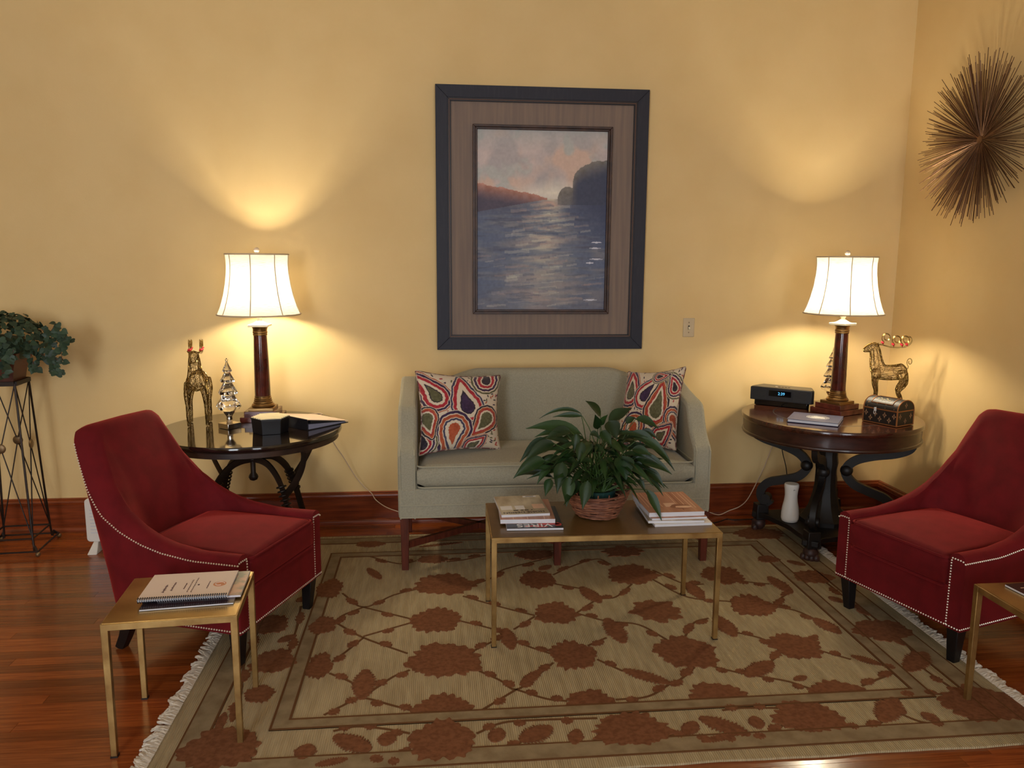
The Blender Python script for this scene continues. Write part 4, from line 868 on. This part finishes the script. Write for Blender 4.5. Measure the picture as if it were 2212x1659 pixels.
for a in angs:
    ca, sa = math.cos(a), math.sin(a)
    def Pp(r, z): return (r*ca, r*sa, z)
    sl = smooth_path([Pp(.425, .625), Pp(.405, .585), Pp(.34, .553), Pp(.24, .528), Pp(.155, .495), Pp(.108, .45), Pp(.105, .405), Pp(.15, .355), Pp(.23, .325), Pp(.305, .30), Pp(.345, .255), Pp(.345, .205), Pp(.315, .178), Pp(.29, .20)], 5)
    lg = MB().tube(sl, .019, 4, flat=(1.25, .78), hint=(-sa, ca, .001)).build('scroll_leg', m_rleg, rt, angle=50)
    MB().sphere(Pp(.105, .428), .034, 14, 10, (1, 1, 1.0)).build('scroll_knob', m_rleg, lg); MB().tube([Vector(Pp(.315, .205))+Vector((-sa, ca, 0))*q for q in (-.027, .027)], .026, 14).build('scroll_eye', m_rleg, lg)
    MB().tbox(Pp(.345, .075), (.038, .038), Pp(.345, .165), (.033, .033)).build('corner_block', m_rleg, rt, bevel=.004)
    pw = MB(); pw.sphere(Pp(.352, .045), .036, 14, 10, (1.1, 1.1, 1.1))
    for q in (-.024, -.008, .008, .024):
        pc = Vector(Pp(.378-abs(q)*.5, .024))+Vector((-sa, ca, 0))*q*1.35; pw.sphere(pc, .018, 10, 8, (1, 1, 1.2))
    pw.build('paw_foot', m_paw, rt)

# ------------------------------------------------------------------ glass trees
def glass_tree(label, x, y, z, s=1.0):
    t = thing('glass_tree', label, 'ornament', (x, y, z), PI/4+.12); t.scale = (s, s, s)
    def lob(a, zz): return 1+.06*math.cos(6*a)
    MB().lathe([(.001, .085), (.026, .087), (.050, .098), (.060, .112), (.057, .119), (.044, .140), (.031, .164), (.029, .168), (.044, .174), (.046, .181), (.034, .204), (.023, .226), (.022, .229), (.034, .235), (.035, .241), (.023, .263), (.015, .279), (.0145, .282), (.0225, .287), (.0225, .292), (.012, .314), (.0055, .330), (.005, .334), (.001, .337)], 48, rmod=lob).build('glass_tiers', m_glass, t, angle=50)
    st = []
    for i in range(10): a = PI/2+2*PI*i/10; r = .0095 if i % 2 == 0 else .0045; st.append((r*math.cos(a), r*math.sin(a)))
    MB().prism(st, -.003, .003, Matrix(((1, 0, 0, 0), (0, 0, 1, 0), (0, 1, 0, .343), (0, 0, 0, 1)))).build('star', m_glass, t)
    MB().lathe([(.012, .026), (.017, .034), (.013, .040), (.015, .048), (.013, .056), (.016, .064), (.026, .078), (.028, .088), (.001, .090)], 32).build('silver_stem', m_silver, t)
    B((0, 0, .014), (.078, .078, .026)).build('silver_base', m_silver, t, bevel=.0015)
glass_tree('tiered glass tree on a silver base beside the hexagonal box', -1.03*SL, 3.985*SL, ZL, 1.03)
glass_tree('tiered glass tree on a silver base half hidden behind the lamp column', 2.315, 4.352, ZR, .98)

# ------------------------------------------------------------------ wire reindeer
def reindeer(label, x, y, z, rz, s=1.0):
    t = thing('wire_reindeer', label, 'ornament', (x, y, z), rz); t.scale = (s, s, s)
    mb = MB()                                   # +x is forward
    def limb(pts, rs, n=10): mb.tube(smooth_path(pts, 3), list(np.interp(np.linspace(0, len(rs)-1, (len(rs)-1)*3+1), range(len(rs)), rs)), n)
    limb([(-.085, 0, .222), (-.062, 0, .222), (-.02, 0, .214), (.03, 0, .212), (.062, 0, .222), (.082, 0, .232)], [.016, .044, .042, .042, .047, .016])
    limb([(.055, 0, .225), (.066, 0, .262), (.072, 0, .296), (.077, 0, .328), (.082, 0, .345)], [.042, .035, .030, .027, .024])
    limb([(.062, 0, .347), (.082, 0, .350), (.108, 0, .340), (.130, 0, .329), (.138, 0, .326)], [.012, .025, .021, .013, .007])
    for sg in (-1, 1):
        limb([(.062, sg*.030, .215), (.068, sg*.040, .165), (.058, sg*.042, .11), (.062, sg*.042, .055), (.056, sg*.042, .002)], [.024, .017, .011, .009, .008], 8)
        limb([(-.062, sg*.030, .215), (-.074, sg*.042, .165), (-.048, sg*.044, .115), (-.070, sg*.045, .06), (-.058, sg*.045, .002)], [.030, .021, .012, .009, .008], 8)
        limb([(.072, sg*.012, .358), (.062, sg*.034, .370)], [.007, .002], 6)
    body = mb.build('body', m_gold, t, smooth=False)
    m = body.modifiers.new('join', 'REMESH'); m.mode = 'VOXEL'; m.voxel_size = .0042
    m = body.modifiers.new('soften', 'SMOOTH'); m.iterations = 4; m.factor = .5
    m = body.modifiers.new('thin', 'DECIMATE'); m.ratio = .12
    m = body.modifiers.new('wire', 'WIREFRAME'); m.thickness = .0026; m.use_even_offset = False
    for sg in (-1, 1):
        main = smooth_path([(.07, sg*.01, .358), (.05, sg*.018, .362), (.0, sg*.024, .350), (-.05, sg*.026, .352), (-.085, sg*.026, .368), (-.098, sg*.025, .392), (-.088, sg*.025, .410), (-.070, sg*.025, .405), (-.068, sg*.025, .392)], 4)
        an = MB().tube(main, .0018, 5).build('antler', m_gold, t)
        for x0, z0 in ((-.052, .353), (-.01, .352), (.042, .362)):
            sp = MB().tube([(x0-.022+.024*math.exp(-.11*q)*math.cos(-1.2+q)*1.1+.006, sg*.025, z0+.040+.028*math.exp(-.11*q)*math.sin(-1.2+q)) for q in np.linspace(0, 8, 26)], .0016, 5)
            sp.tube([(x0, sg*.024, z0), (x0-.004, sg*.025, z0+.014)], .0016, 5); sp.build('antler_scroll', m_gold, an)
        for x0, z0 in ((-.074, .370), (-.050, .366), (-.008, .366), (.044, .374)):
            for q in range(3): MB().sphere((x0+.004*math.cos(q*2.1), sg*.026+.003*math.sin(q*2.1), z0+.004*math.sin(q*2.1+.5)), .0042, 8, 6).build('berry', m_berry, an)
    MB().tube([(-.088, 0, .238)]+[(-.096+.016*math.exp(-.13*q)*math.cos(q-1.2), 0, .276+.026*math.exp(-.13*q)*math.sin(q-1.2)) for q in np.linspace(0, 8, 26)], .0022, 5).build('tail', m_gold, t)
reindeer('gold wire reindeer standing head on beside the glass tree', -1.205*SL, 4.085*SL, ZL, math.radians(-80), 1.07)
reindeer('gold wire reindeer standing side on behind the little chest', 2.553, 4.165, ZR, math.radians(150), 1.04)

# ------------------------------------------------------------------ small things on the black table
hb = thing('hexagonal_box', 'black hexagonal box with a striped bone lid', 'box', (-.808*SL, 3.878*SL, ZL), .25); hb.scale = (1.03,)*3
MB().lathe([(.084, 0), (.090, .07), (.001, .07)], 6).build('box_body', m_hex, hb, smooth=False, bevel=.002); MB().lathe([(.093, .069), (.093, .076), (.001, .076)], 6).build('lid', m_hex, hb, smooth=False)
hexp = [(math.cos(PI/3*i), math.sin(PI/3*i)) for i in range(6)]
for k in range(9):
    yy = -.070+k*.0175; hwd = .091-abs(yy)*.577 if abs(yy) < .0788 else .05; hwd = .0905*(1-abs(yy)/.0788*.5)
    for sg in (-1, 1): MB().prism([(0, yy+.004), (sg*hwd*.96, yy-.002), (sg*hwd*.96, yy+.009), (0, yy+.015)], .075, .0785).build('bone_strip', m_bone, hb, smooth=False)
bi = thing('ring_binder', 'thick black ring binder with a cream cover lying on the black table', 'binder', (-.632*SL, 3.884*SL, ZL), math.atan2(.73, .68)); bi.scale = (1.03,)*3
# local x: from spine to fore edge, y: along the spine away from the near end
BLn, BW = .262, .262
def wedge(z0, z1, z2, z3, x0=0, x1=BW, y0=0, y1=BLn): return MB().add([(x0, y0, z0), (x1, y0, z2), (x1, y1, z2), (x0, y1, z0), (x0, y0, z1), (x1, y0, z3), (x1, y1, z3), (x0, y1, z1)], [(0, 3, 2, 1), (4, 5, 6, 7), (0, 1, 5, 4), (1, 2, 6, 5), (2, 3, 7, 6), (3, 0, 4, 7)])
wedge(.0, .003, .0, .003).build('back_board', m_binder, bi); wedge(.054, .057, .009, .012).build('front_board', m_bcover, bi); B((.0015, BLn/2, .0285), (.003, BLn, .057)).build('spine', m_binder, bi)
wedge(.004, .030, .004, .008, .012, BW-.012, .006, BLn-.006).build('pages', m_bpage, bi); wedge(.034, .050, .008, .0092, .03, BW-.012, .012, BLn-.012).build('loose_pages', m_binder, bi)
for y in (.03, .14, .25): MB().tube([(.03+.016*math.cos(a), y, .026+.018*math.sin(a)) for a in np.linspace(0, 2*PI, 15)[:-1]], .0018, 6, closed=True, hint=(0, 1, 0)).build('ring', m_silver, bi)
cd = MB().tube(smooth_path([(-.82, 4.37, ZL+.003), (-.74, 4.41, ZL+.003), (-.66, 4.45, ZL+.003), (-.635, 4.42, ZL+.003), (-.68, 4.38, ZL+.003), (-.76, 4.355, ZL+.003)], 6), .0022, 6).build('lamp_cord', m_cord_w)
tag(cd, 'thin cord looped on top of the black table behind the binder', 'cord')
def wallcord(pxs, ys, mat, label, r=.003):
    p = [tuple(PY(a[0], a[1], b)) for a, b in zip(pxs, ys)]; o = MB().tube(smooth_path(p, 6), r, 6).build('power_cord', mat); tag(o, label, 'cord'); return o
wallcord([(712, 938), (724, 962), (742, 988), (765, 1025), (785, 1050), (803, 1066), (812, 1080), (835, 1096), (866, 1107), (900, 1118)], [4.46, 4.49, 4.52, 4.55, 4.56, 4.565, 4.565, 4.565, 4.565, 4.56], m_cord_w, 'pale cord hanging from the black table across to the sofa')
wallcord([(1672, 955), (1660, 985), (1650, 1010), (1633, 1045), (1615, 1078), (1598, 1094), (1575, 1103), (1553, 1112), (1530, 1106), (1500, 1100)], [4.42, 4.48, 4.52, 4.56, 4.565, 4.565, 4.565, 4.56, 4.55, 4.54], m_cord_w, 'pale cord hanging from the drum table across to the sofa')
wallcord([(1686, 935), (1690, 975), (1698, 1010), (1702, 1050), (1706, 1090)], [4.42, 4.43, 4.44, 4.44, 4.42], m_cord_b, 'black cord hanging straight down behind the white vase', .0028)
o = MB().tube(smooth_path([tuple(PZ(x, y, .012)) for x, y in ((1536, 1131), (1553, 1127), (1570, 1121.5), (1585, 1123), (1610, 1122.5), (1640, 1121))], 5), .004, 6).build('power_cord', m_cord_b); tag(o, 'black cord lying on the floor along the edge of the rug', 'cord')

# ------------------------------------------------------------------ small things on the drum table
rd = thing('clock_radio', 'black clock radio with a lit blue time display', 'radio', (1.995, 4.330, ZR), math.radians(-38.6))
rp_ = [(-.172, 0), (.176, 0), (.186, .02), (.15, .13), (-.135, .13), (-.172, .02)]
MB().prism(rp_, .030, .106).build('case', m_radio, rd, bevel=.003); MB().prism([(p[0]*.86, .01+p[1]*.9) for p in rp_], .0, .032).build('plinth', m_screen, rd, bevel=.002)
MB().prism([(p[0]*.97, .004+p[1]*.95) for p in rp_], .105, .1085).build('top_panel', m_radio_top, rd, bevel=.001)
B((.0, -.001, .076), (.128, .004, .034)).build('display', m_screen, rd, bevel=.001); text_part('digits', '2:39', .023, m_digit, rd, (.008, -.0035, .076), (PI/2, 0, 0), .0003)
for k in range(9): B((.112, -.0006, .042+k*.0066), (.075, .002, .0022)).build('grille_slat', m_radio_top, rd); B((-.115, -.0006, .042+k*.0066), (.075, .002, .0022)).build('grille_slat', m_radio_top, rd)
for k in range(5): B((-.035+k*.018, .05, .1095), (.012, .008, .002)).build('button', m_whitep if k == 0 else m_radio, rd, bevel=.0008)
bkk = thing('hardcover_book', 'slim navy hardcover book with a silver oval seal', 'book', (2.012, 3.925, ZR), math.radians(-34.6))
B((.002, 0, .009), (.246, .214, .013)).build('pages', m_paper, bkk); B((0, 0, .0168), (.254, .222, .0026)).build('front_cover', m_blueb, bkk, bevel=.0008); B((0, 0, .0013), (.254, .222, .0026)).build('back_cover', m_blueb, bkk, bevel=.0008); B((0, .11, .009), (.254, .003, .018)).build('spine', m_blueb, bkk)
def oval(a, b, z, mat, nm): MB().tube([(.012+a*math.cos(g), .002+b*math.sin(g), z) for g in np.linspace(0, 2*PI, 33)[:-1]], .0013, 4, closed=True).build(nm, mat, bkk)
oval(.056, .046, .0182, m_seal, 'seal_ring'); oval(.046, .037, .0182, m_seal, 'seal_ring')
MB().prism([(.012+.038*p[0], .002+.026*p[1]) for p in blob('palm', 5)[::3]], .0180, .0186).build('seal_emblem', m_seal, bkk)
for q in range(14): g = 2*PI*q/14; B((.012+.051*math.cos(g), .002+.0415*math.sin(g), .0183), (.005, .004, .0006)).build('seal_mark', m_seal, bkk)
ch = thing('treasure_chest_box', 'small black domed chest with copper edges and gilt fleur motifs', 'box', (2.372, 3.848, ZR), math.radians(-64.4))
LX, LY = .192, .142
B((0, 0, .040), (LX, LY, .080)).build('chest_body', m_chest, ch)
dome = [(LY/2*math.cos(g), .082+.052*math.sin(g)) for g in np.linspace(0, PI, 17)]
YZX = Matrix(((0, 0, 1, 0), (1, 0, 0, 0), (0, 1, 0, 0), (0, 0, 0, 1)))
MB().prism(dome, -LX/2, LX/2, YZX).build('lid', m_chest, ch)
for z in (.004, .079): MB().tube([(LX/2, -LY/2, z), (-LX/2, -LY/2, z), (-LX/2, LY/2, z), (LX/2, LY/2, z)], .0028, 4, closed=True).build('edge_strip', m_chtrim, ch)
for sx in (-1, 1):
    for sy in (-1, 1): MB().tube([(sx*LX/2, sy*LY/2, 0.002), (sx*LX/2, sy*LY/2, .08)], .003, 4).build('edge_strip', m_chtrim, ch)
    MB().tube([(sx*LX/2, p[0], p[1]) for p in dome], .003, 5).build('edge_strip', m_chtrim, ch)
def bow(x, g): return (x, -LY/2*1.004*math.cos(g), .082+.0525*math.sin(g))
MB().tube([bow(-.06, .55), bow(.06, .55), bow(.06, .9), bow(.06, 1.3), bow(.06, 1.75), bow(-.06, 1.75), bow(-.06, 1.3), bow(-.06, .9)], .0022, 4, closed=True).build('lid_panel_line', m_chtrim, ch)
for q in range(7): a = -.035+q*.011; MB().sphere(bow(a, 1.05+.12*math.sin(q*2)), .0055, 8, 6, (1.2, .6, .6)).build('lid_scroll', m_bone, ch)
def fleur(m4, s=.011):
    f = MB()
    for a in (0, PI/2, PI, 3*PI/2): f.sphere((s*.62*math.cos(a), s*.62*math.sin(a), 0), s*.42, 6, 4, (1, 1, .18))
    f.sphere((0, s*1.15, 0), s*.25, 6, 4, (.7, 1.4, .2)); f.sphere((0, -s*1.15, 0), s*.25, 6, 4, (.7, 1.4, .2))
    f.v = [tuple(m4 @ Vector(v)) for v in f.v]; f.build('fleur_motif', m_fleur, ch)
FR = Matrix(((1, 0, 0, 0), (0, 0, -1, -LY/2-.0005), (0, 1, 0, 0), (0, 0, 0, 1)))
for k in range(7): fleur(Matrix.Translation((-.08+k*.0265, 0, .052 if k % 2 == 0 else .028)) @ FR)
for k in range(4): fleur(Matrix.Translation((-.075+k*.05, .006, .100)) @ FR @ Matrix.Rotation(-.4, 4, 'X'), .010)
SD = Matrix(((0, 0, 1, LX/2+.0005), (1, 0, 0, 0), (0, 1, 0, 0), (0, 0, 0, 1)))
for a, b in ((-.045, .052), (0, .026), (.045, .05), (0, .108)): fleur(Matrix.Translation((0, a, b)) @ SD)
MB().box((-.028, -LY/2-.002, .076), (.012, .004, .018)).tube([(-.028+.006*math.cos(g), -LY/2-.005, .060+.009*math.sin(g)) for g in np.linspace(0, 2*PI, 13)[:-1]], .0012, 5, closed=True).build('clasp', m_seal, ch)
vs_ = thing('white_vase', 'plain white waisted vase standing on the drum table base', 'vase', (1.987, 4.094, .1178))
MB().lathe([(.034, 0), (.043, .004), (.048, .02), (.048, .05), (.044, .085), (.037, .12), (.034, .15), (.036, .18), (.039, .20), (.0395, .212), (.037, .219), (.030, .220), (.001, .2185)], 40).build('vase_body', m_white, vs_, angle=60)
MB().tube([(-.006, -.0375, .188), (-.003, -.0382, .193), (.001, -.0382, .193), (.003, -.0376, .189)], .0009, 4).build('small_mark', m_ink, vs_)

# ------------------------------------------------------------------ white panel heater
he = thing('panel_heater', 'white panel heater on feet by the baseboard behind the red armchair', 'heater', (-1.645, 4.29, 0))
MB().prism(rrect(.235, .12, .02), -.03, .03, Matrix(((1, 0, 0, 0), (0, 0, 1, 0), (0, 1, 0, .168), (0, 0, 0, 1)))).build('panel', m_white, he, bevel=.004)
for k in range(8): B((0, -.031, .10+k*.018), (.42, .003, .004)).build('louvre', m_paper, he)
for x in (-.185, .185): MB().tbox((x, -.01, .0), (.025, .09), (x, -.01, .052), (.012, .03)).build('foot', m_white, he, bevel=.003)

# ------------------------------------------------------------------ ivy on its stand
SX, SY = -2.262, 4.325
sd = thing('plant_stand', 'tall tapering iron wire plant stand with bronze discs by the wall', 'plant stand', (SX, SY, 0), math.radians(5))
bt_, tp_ = .118, .088; zb, ztp = .09, .918
cor = [(-1, -1), (1, -1), (1, 1), (-1, 1)]
for k in range(4):
    a, b = cor[k], cor[(k+1) % 4]
    MB().tube(smooth_path([(a[0]*(bt_+.03), a[1]*(bt_+.03), .022), (a[0]*(bt_+.012), a[1]*(bt_+.012), .05), (a[0]*bt_, a[1]*bt_, zb), (a[0]*tp_, a[1]*tp_, ztp)], 4), .0058, 6).build('leg', m_iron, sd)
    MB().sphere((a[0]*(bt_+.03), a[1]*(bt_+.03), .013), .013, 14, 10).build('ball_foot', m_disc, sd)
    MB().tube([(a[0]*bt_, a[1]*bt_, zb), (b[0]*bt_, b[1]*bt_, zb)], .005, 6).build('rail', m_iron, sd); MB().tube([(a[0]*(bt_+.03), a[1]*(bt_+.03), .028), (b[0]*(bt_+.03), b[1]*(bt_+.03), .028)], .005, 6).build('rail', m_iron, sd)
    MB().tube([(a[0]*tp_, a[1]*tp_, ztp), (b[0]*tp_, b[1]*tp_, ztp)], .011, 4).build('top_rail', m_iron, sd)
    for s0, s1 in ((a, b), (b, a)): MB().tube([(s0[0]*tp_, s0[1]*tp_, ztp), ((a[0]+b[0])*.5*(tp_+bt_)*.5, (a[1]+b[1])*.5*(tp_+bt_)*.5, .58), (s0[0]*bt_*1.0, s0[1]*bt_*1.0, zb)], .0032, 6).build('cross_wire', m_iron, sd)
    m = Vector(((a[0]+b[0])/2*.106, (a[1]+b[1])/2*.106, .58)); MB().sphere(m, .026, 16, 8, (.3 if abs(m.x) > .05 else 1, .3 if abs(m.y) > .05 else 1, 1)).build('bronze_disc', m_disc, sd)
iv = thing('potted_ivy', 'trailing green ivy in a square wooden planter on the iron stand', 'plant', (SX, SY, .9265), math.radians(5))
for k in range(4):
    a, b = cor[k], cor[(k+1) % 4]; lv = [(.079, .0), (.083, .03), (.090, .07), (.104, .11), (.122, .15)]
    vs = [(s[0]*h, s[1]*h, z) for h, z in lv for s in (a, b)]+[(s[0]*(h-.008), s[1]*(h-.008), z) for h, z in lv for s in (a, b)]; n2 = len(lv)*2
    fs = [(2*i, 2*i+1, 2*i+3, 2*i+2) for i in range(len(lv)-1)]+[(n2+2*i+2, n2+2*i+3, n2+2*i+1, n2+2*i) for i in range(len(lv)-1)]+[(2*i, 2*i+2, n2+2*i+2, n2+2*i) for i in range(len(lv)-1)]+[(2*i+3, 2*i+1, n2+2*i+1, n2+2*i+3) for i in range(len(lv)-1)]+[(n2-2, n2-1, 2*n2-1, 2*n2-2), (1, 0, n2, n2+1)]
    MB().add(vs, fs).build('planter_side', m_terra, iv)
B((0, 0, .065), (.158, .158, .13)).build('planter_core', m_soil, iv)
lp = [(0, -.46), (.22, -.56), (.46, -.44), (.54, -.18), (.42, .10), (.20, .34), (0, .58), (-.20, .34), (-.42, .10), (-.54, -.18), (-.46, -.44), (-.22, -.56)]
lme = bpy.data.meshes.new('leaf'); lme.from_pydata([(0, -.1, 0)]+[(p[0], p[1], .10*abs(p[0])-.05*abs(p[1])) for p in lp], [], [(0, 1+i, 1+(i+1) % 12) for i in range(12)]); lme.materials.append(m_ivy)
iv_m = Matrix.Translation((SX, SY, .9265)) @ Matrix.Rotation(math.radians(5), 4, 'Z'); iv_i = iv_m.inverted(); ri = random.Random(4)
def ivy_leaf(p, s, out):
    o = link('leaf', lme, None, iv); q = iv_i @ Vector(p); o.location = q; o.scale = (s, s, s)
    nrm = (Vector(out)+Vector((ri.uniform(-.6, .6), ri.uniform(-.6, .6), ri.uniform(-.3, .7)))).normalized(); z = nrm; x = Vector((ri.uniform(-1, 1), ri.uniform(-1, 1), ri.uniform(-.3, .3))).cross(z).normalized(); y = z.cross(x)
    if y.z > .2: x, y = -x, -y
    o.rotation_euler = Matrix((x, y, z)).transposed().to_euler()
c0 = Vector((SX+.015, SY, 1.13))
for k in range(420):
    th = ri.uniform(0, 2*PI); cz = ri.uniform(-.35, 1); sr = math.sqrt(1-cz*cz); f = ri.uniform(.8, 1.05); d = Vector((sr*math.cos(th), sr*math.sin(th), cz))
    p = c0+Vector((d.x*.225*f, d.y*.18*f, d.z*.155*f)); 
    if p.y > WALL_Y-.03 or (p.y > SY+.05 and cz < .3): continue
    ivy_leaf(p, ri.uniform(.026, .037), d)
MB().sphere((0, 0, .165), .14, 16, 10, (1.1, 1.0, .55)).build('inner_foliage', m_ivy, iv)
SPR = [[(85, 712), (108, 716), (120, 698)], [(100, 718), (125, 722), (142, 730), (145, 742)], [(95, 735), (118, 745), (132, 762), (134, 778)], [(70, 755), (95, 768), (112, 785), (125, 800), (118, 812)], [(60, 750), (70, 772), (73, 795), (80, 800)], [(88, 770), (100, 765), (112, 770), (125, 778)], [(20, 765), (12, 790), (8, 815)], [(30, 755), (22, 780), (15, 800)], [(105, 740), (125, 735), (138, 722)]]
for k, s in enumerate(SPR):
    yy = SY-.16 if k in (6, 7) else SY-.05; pts = smooth_path([tuple(iv_i @ PY(a, b, yy-(.02*j))) for j, (a, b) in enumerate(s)], 5); MB().tube(pts, .0016, 5).build('stem', m_ivystem, iv)
    for j, p in enumerate(pts[1:]):
        sgn = 1 if j % 2 else -1; ivy_leaf(iv_m @ (Vector(p)+Vector((sgn*ri.uniform(.004, .022), ri.uniform(-.012, .004), ri.uniform(-.022, .022)))), ri.uniform(.026, .036), (.2, -1, .25))

# ------------------------------------------------------------------ sunburst on the right wall
sb = thing('sunburst_sculpture', 'round sunburst wall sculpture of thin metal rods', 'wall art', (WALL_X, 3.885, 2.185))
MB().tube([(0, 0, 0), (-.055, 0, 0)], .02, 14).build('hub', m_rod, sb)
rme = bpy.data.meshes.new('rod'); tb = MB().tube([(0, 0, 0), (0, 0, 1)], 1.0, 5); rme.from_pydata(tb.v, [], tb.f); rme.materials.append(m_rod); rs = random.Random(8); extra = MB()
for k in range(430):
    a = 2*PI*k/430*7.0+rs.uniform(-.02, .02); lay = k % 4; R = (.40, .385, .35, .27)[lay]*rs.uniform(.90, 1.07); tilt = (.16, .08, .24, .30)[lay]*rs.uniform(.5, 1.2)
    d = Vector((-math.sin(tilt), math.cos(a)*math.cos(tilt), math.sin(a)*math.cos(tilt))); st = Vector((-.045, 0, 0))+d*.012
    if k < 300:
        o = link('rod', rme, None, sb); o.location = st; o.rotation_euler = d.to_track_quat('Z', 'Y').to_euler(); o.scale = (.0016, .0016, R)
    else: extra.tube([st, st+d*R], .0016, 5)
extra.build('rod_bundle', m_rod, sb, kind='stuff')
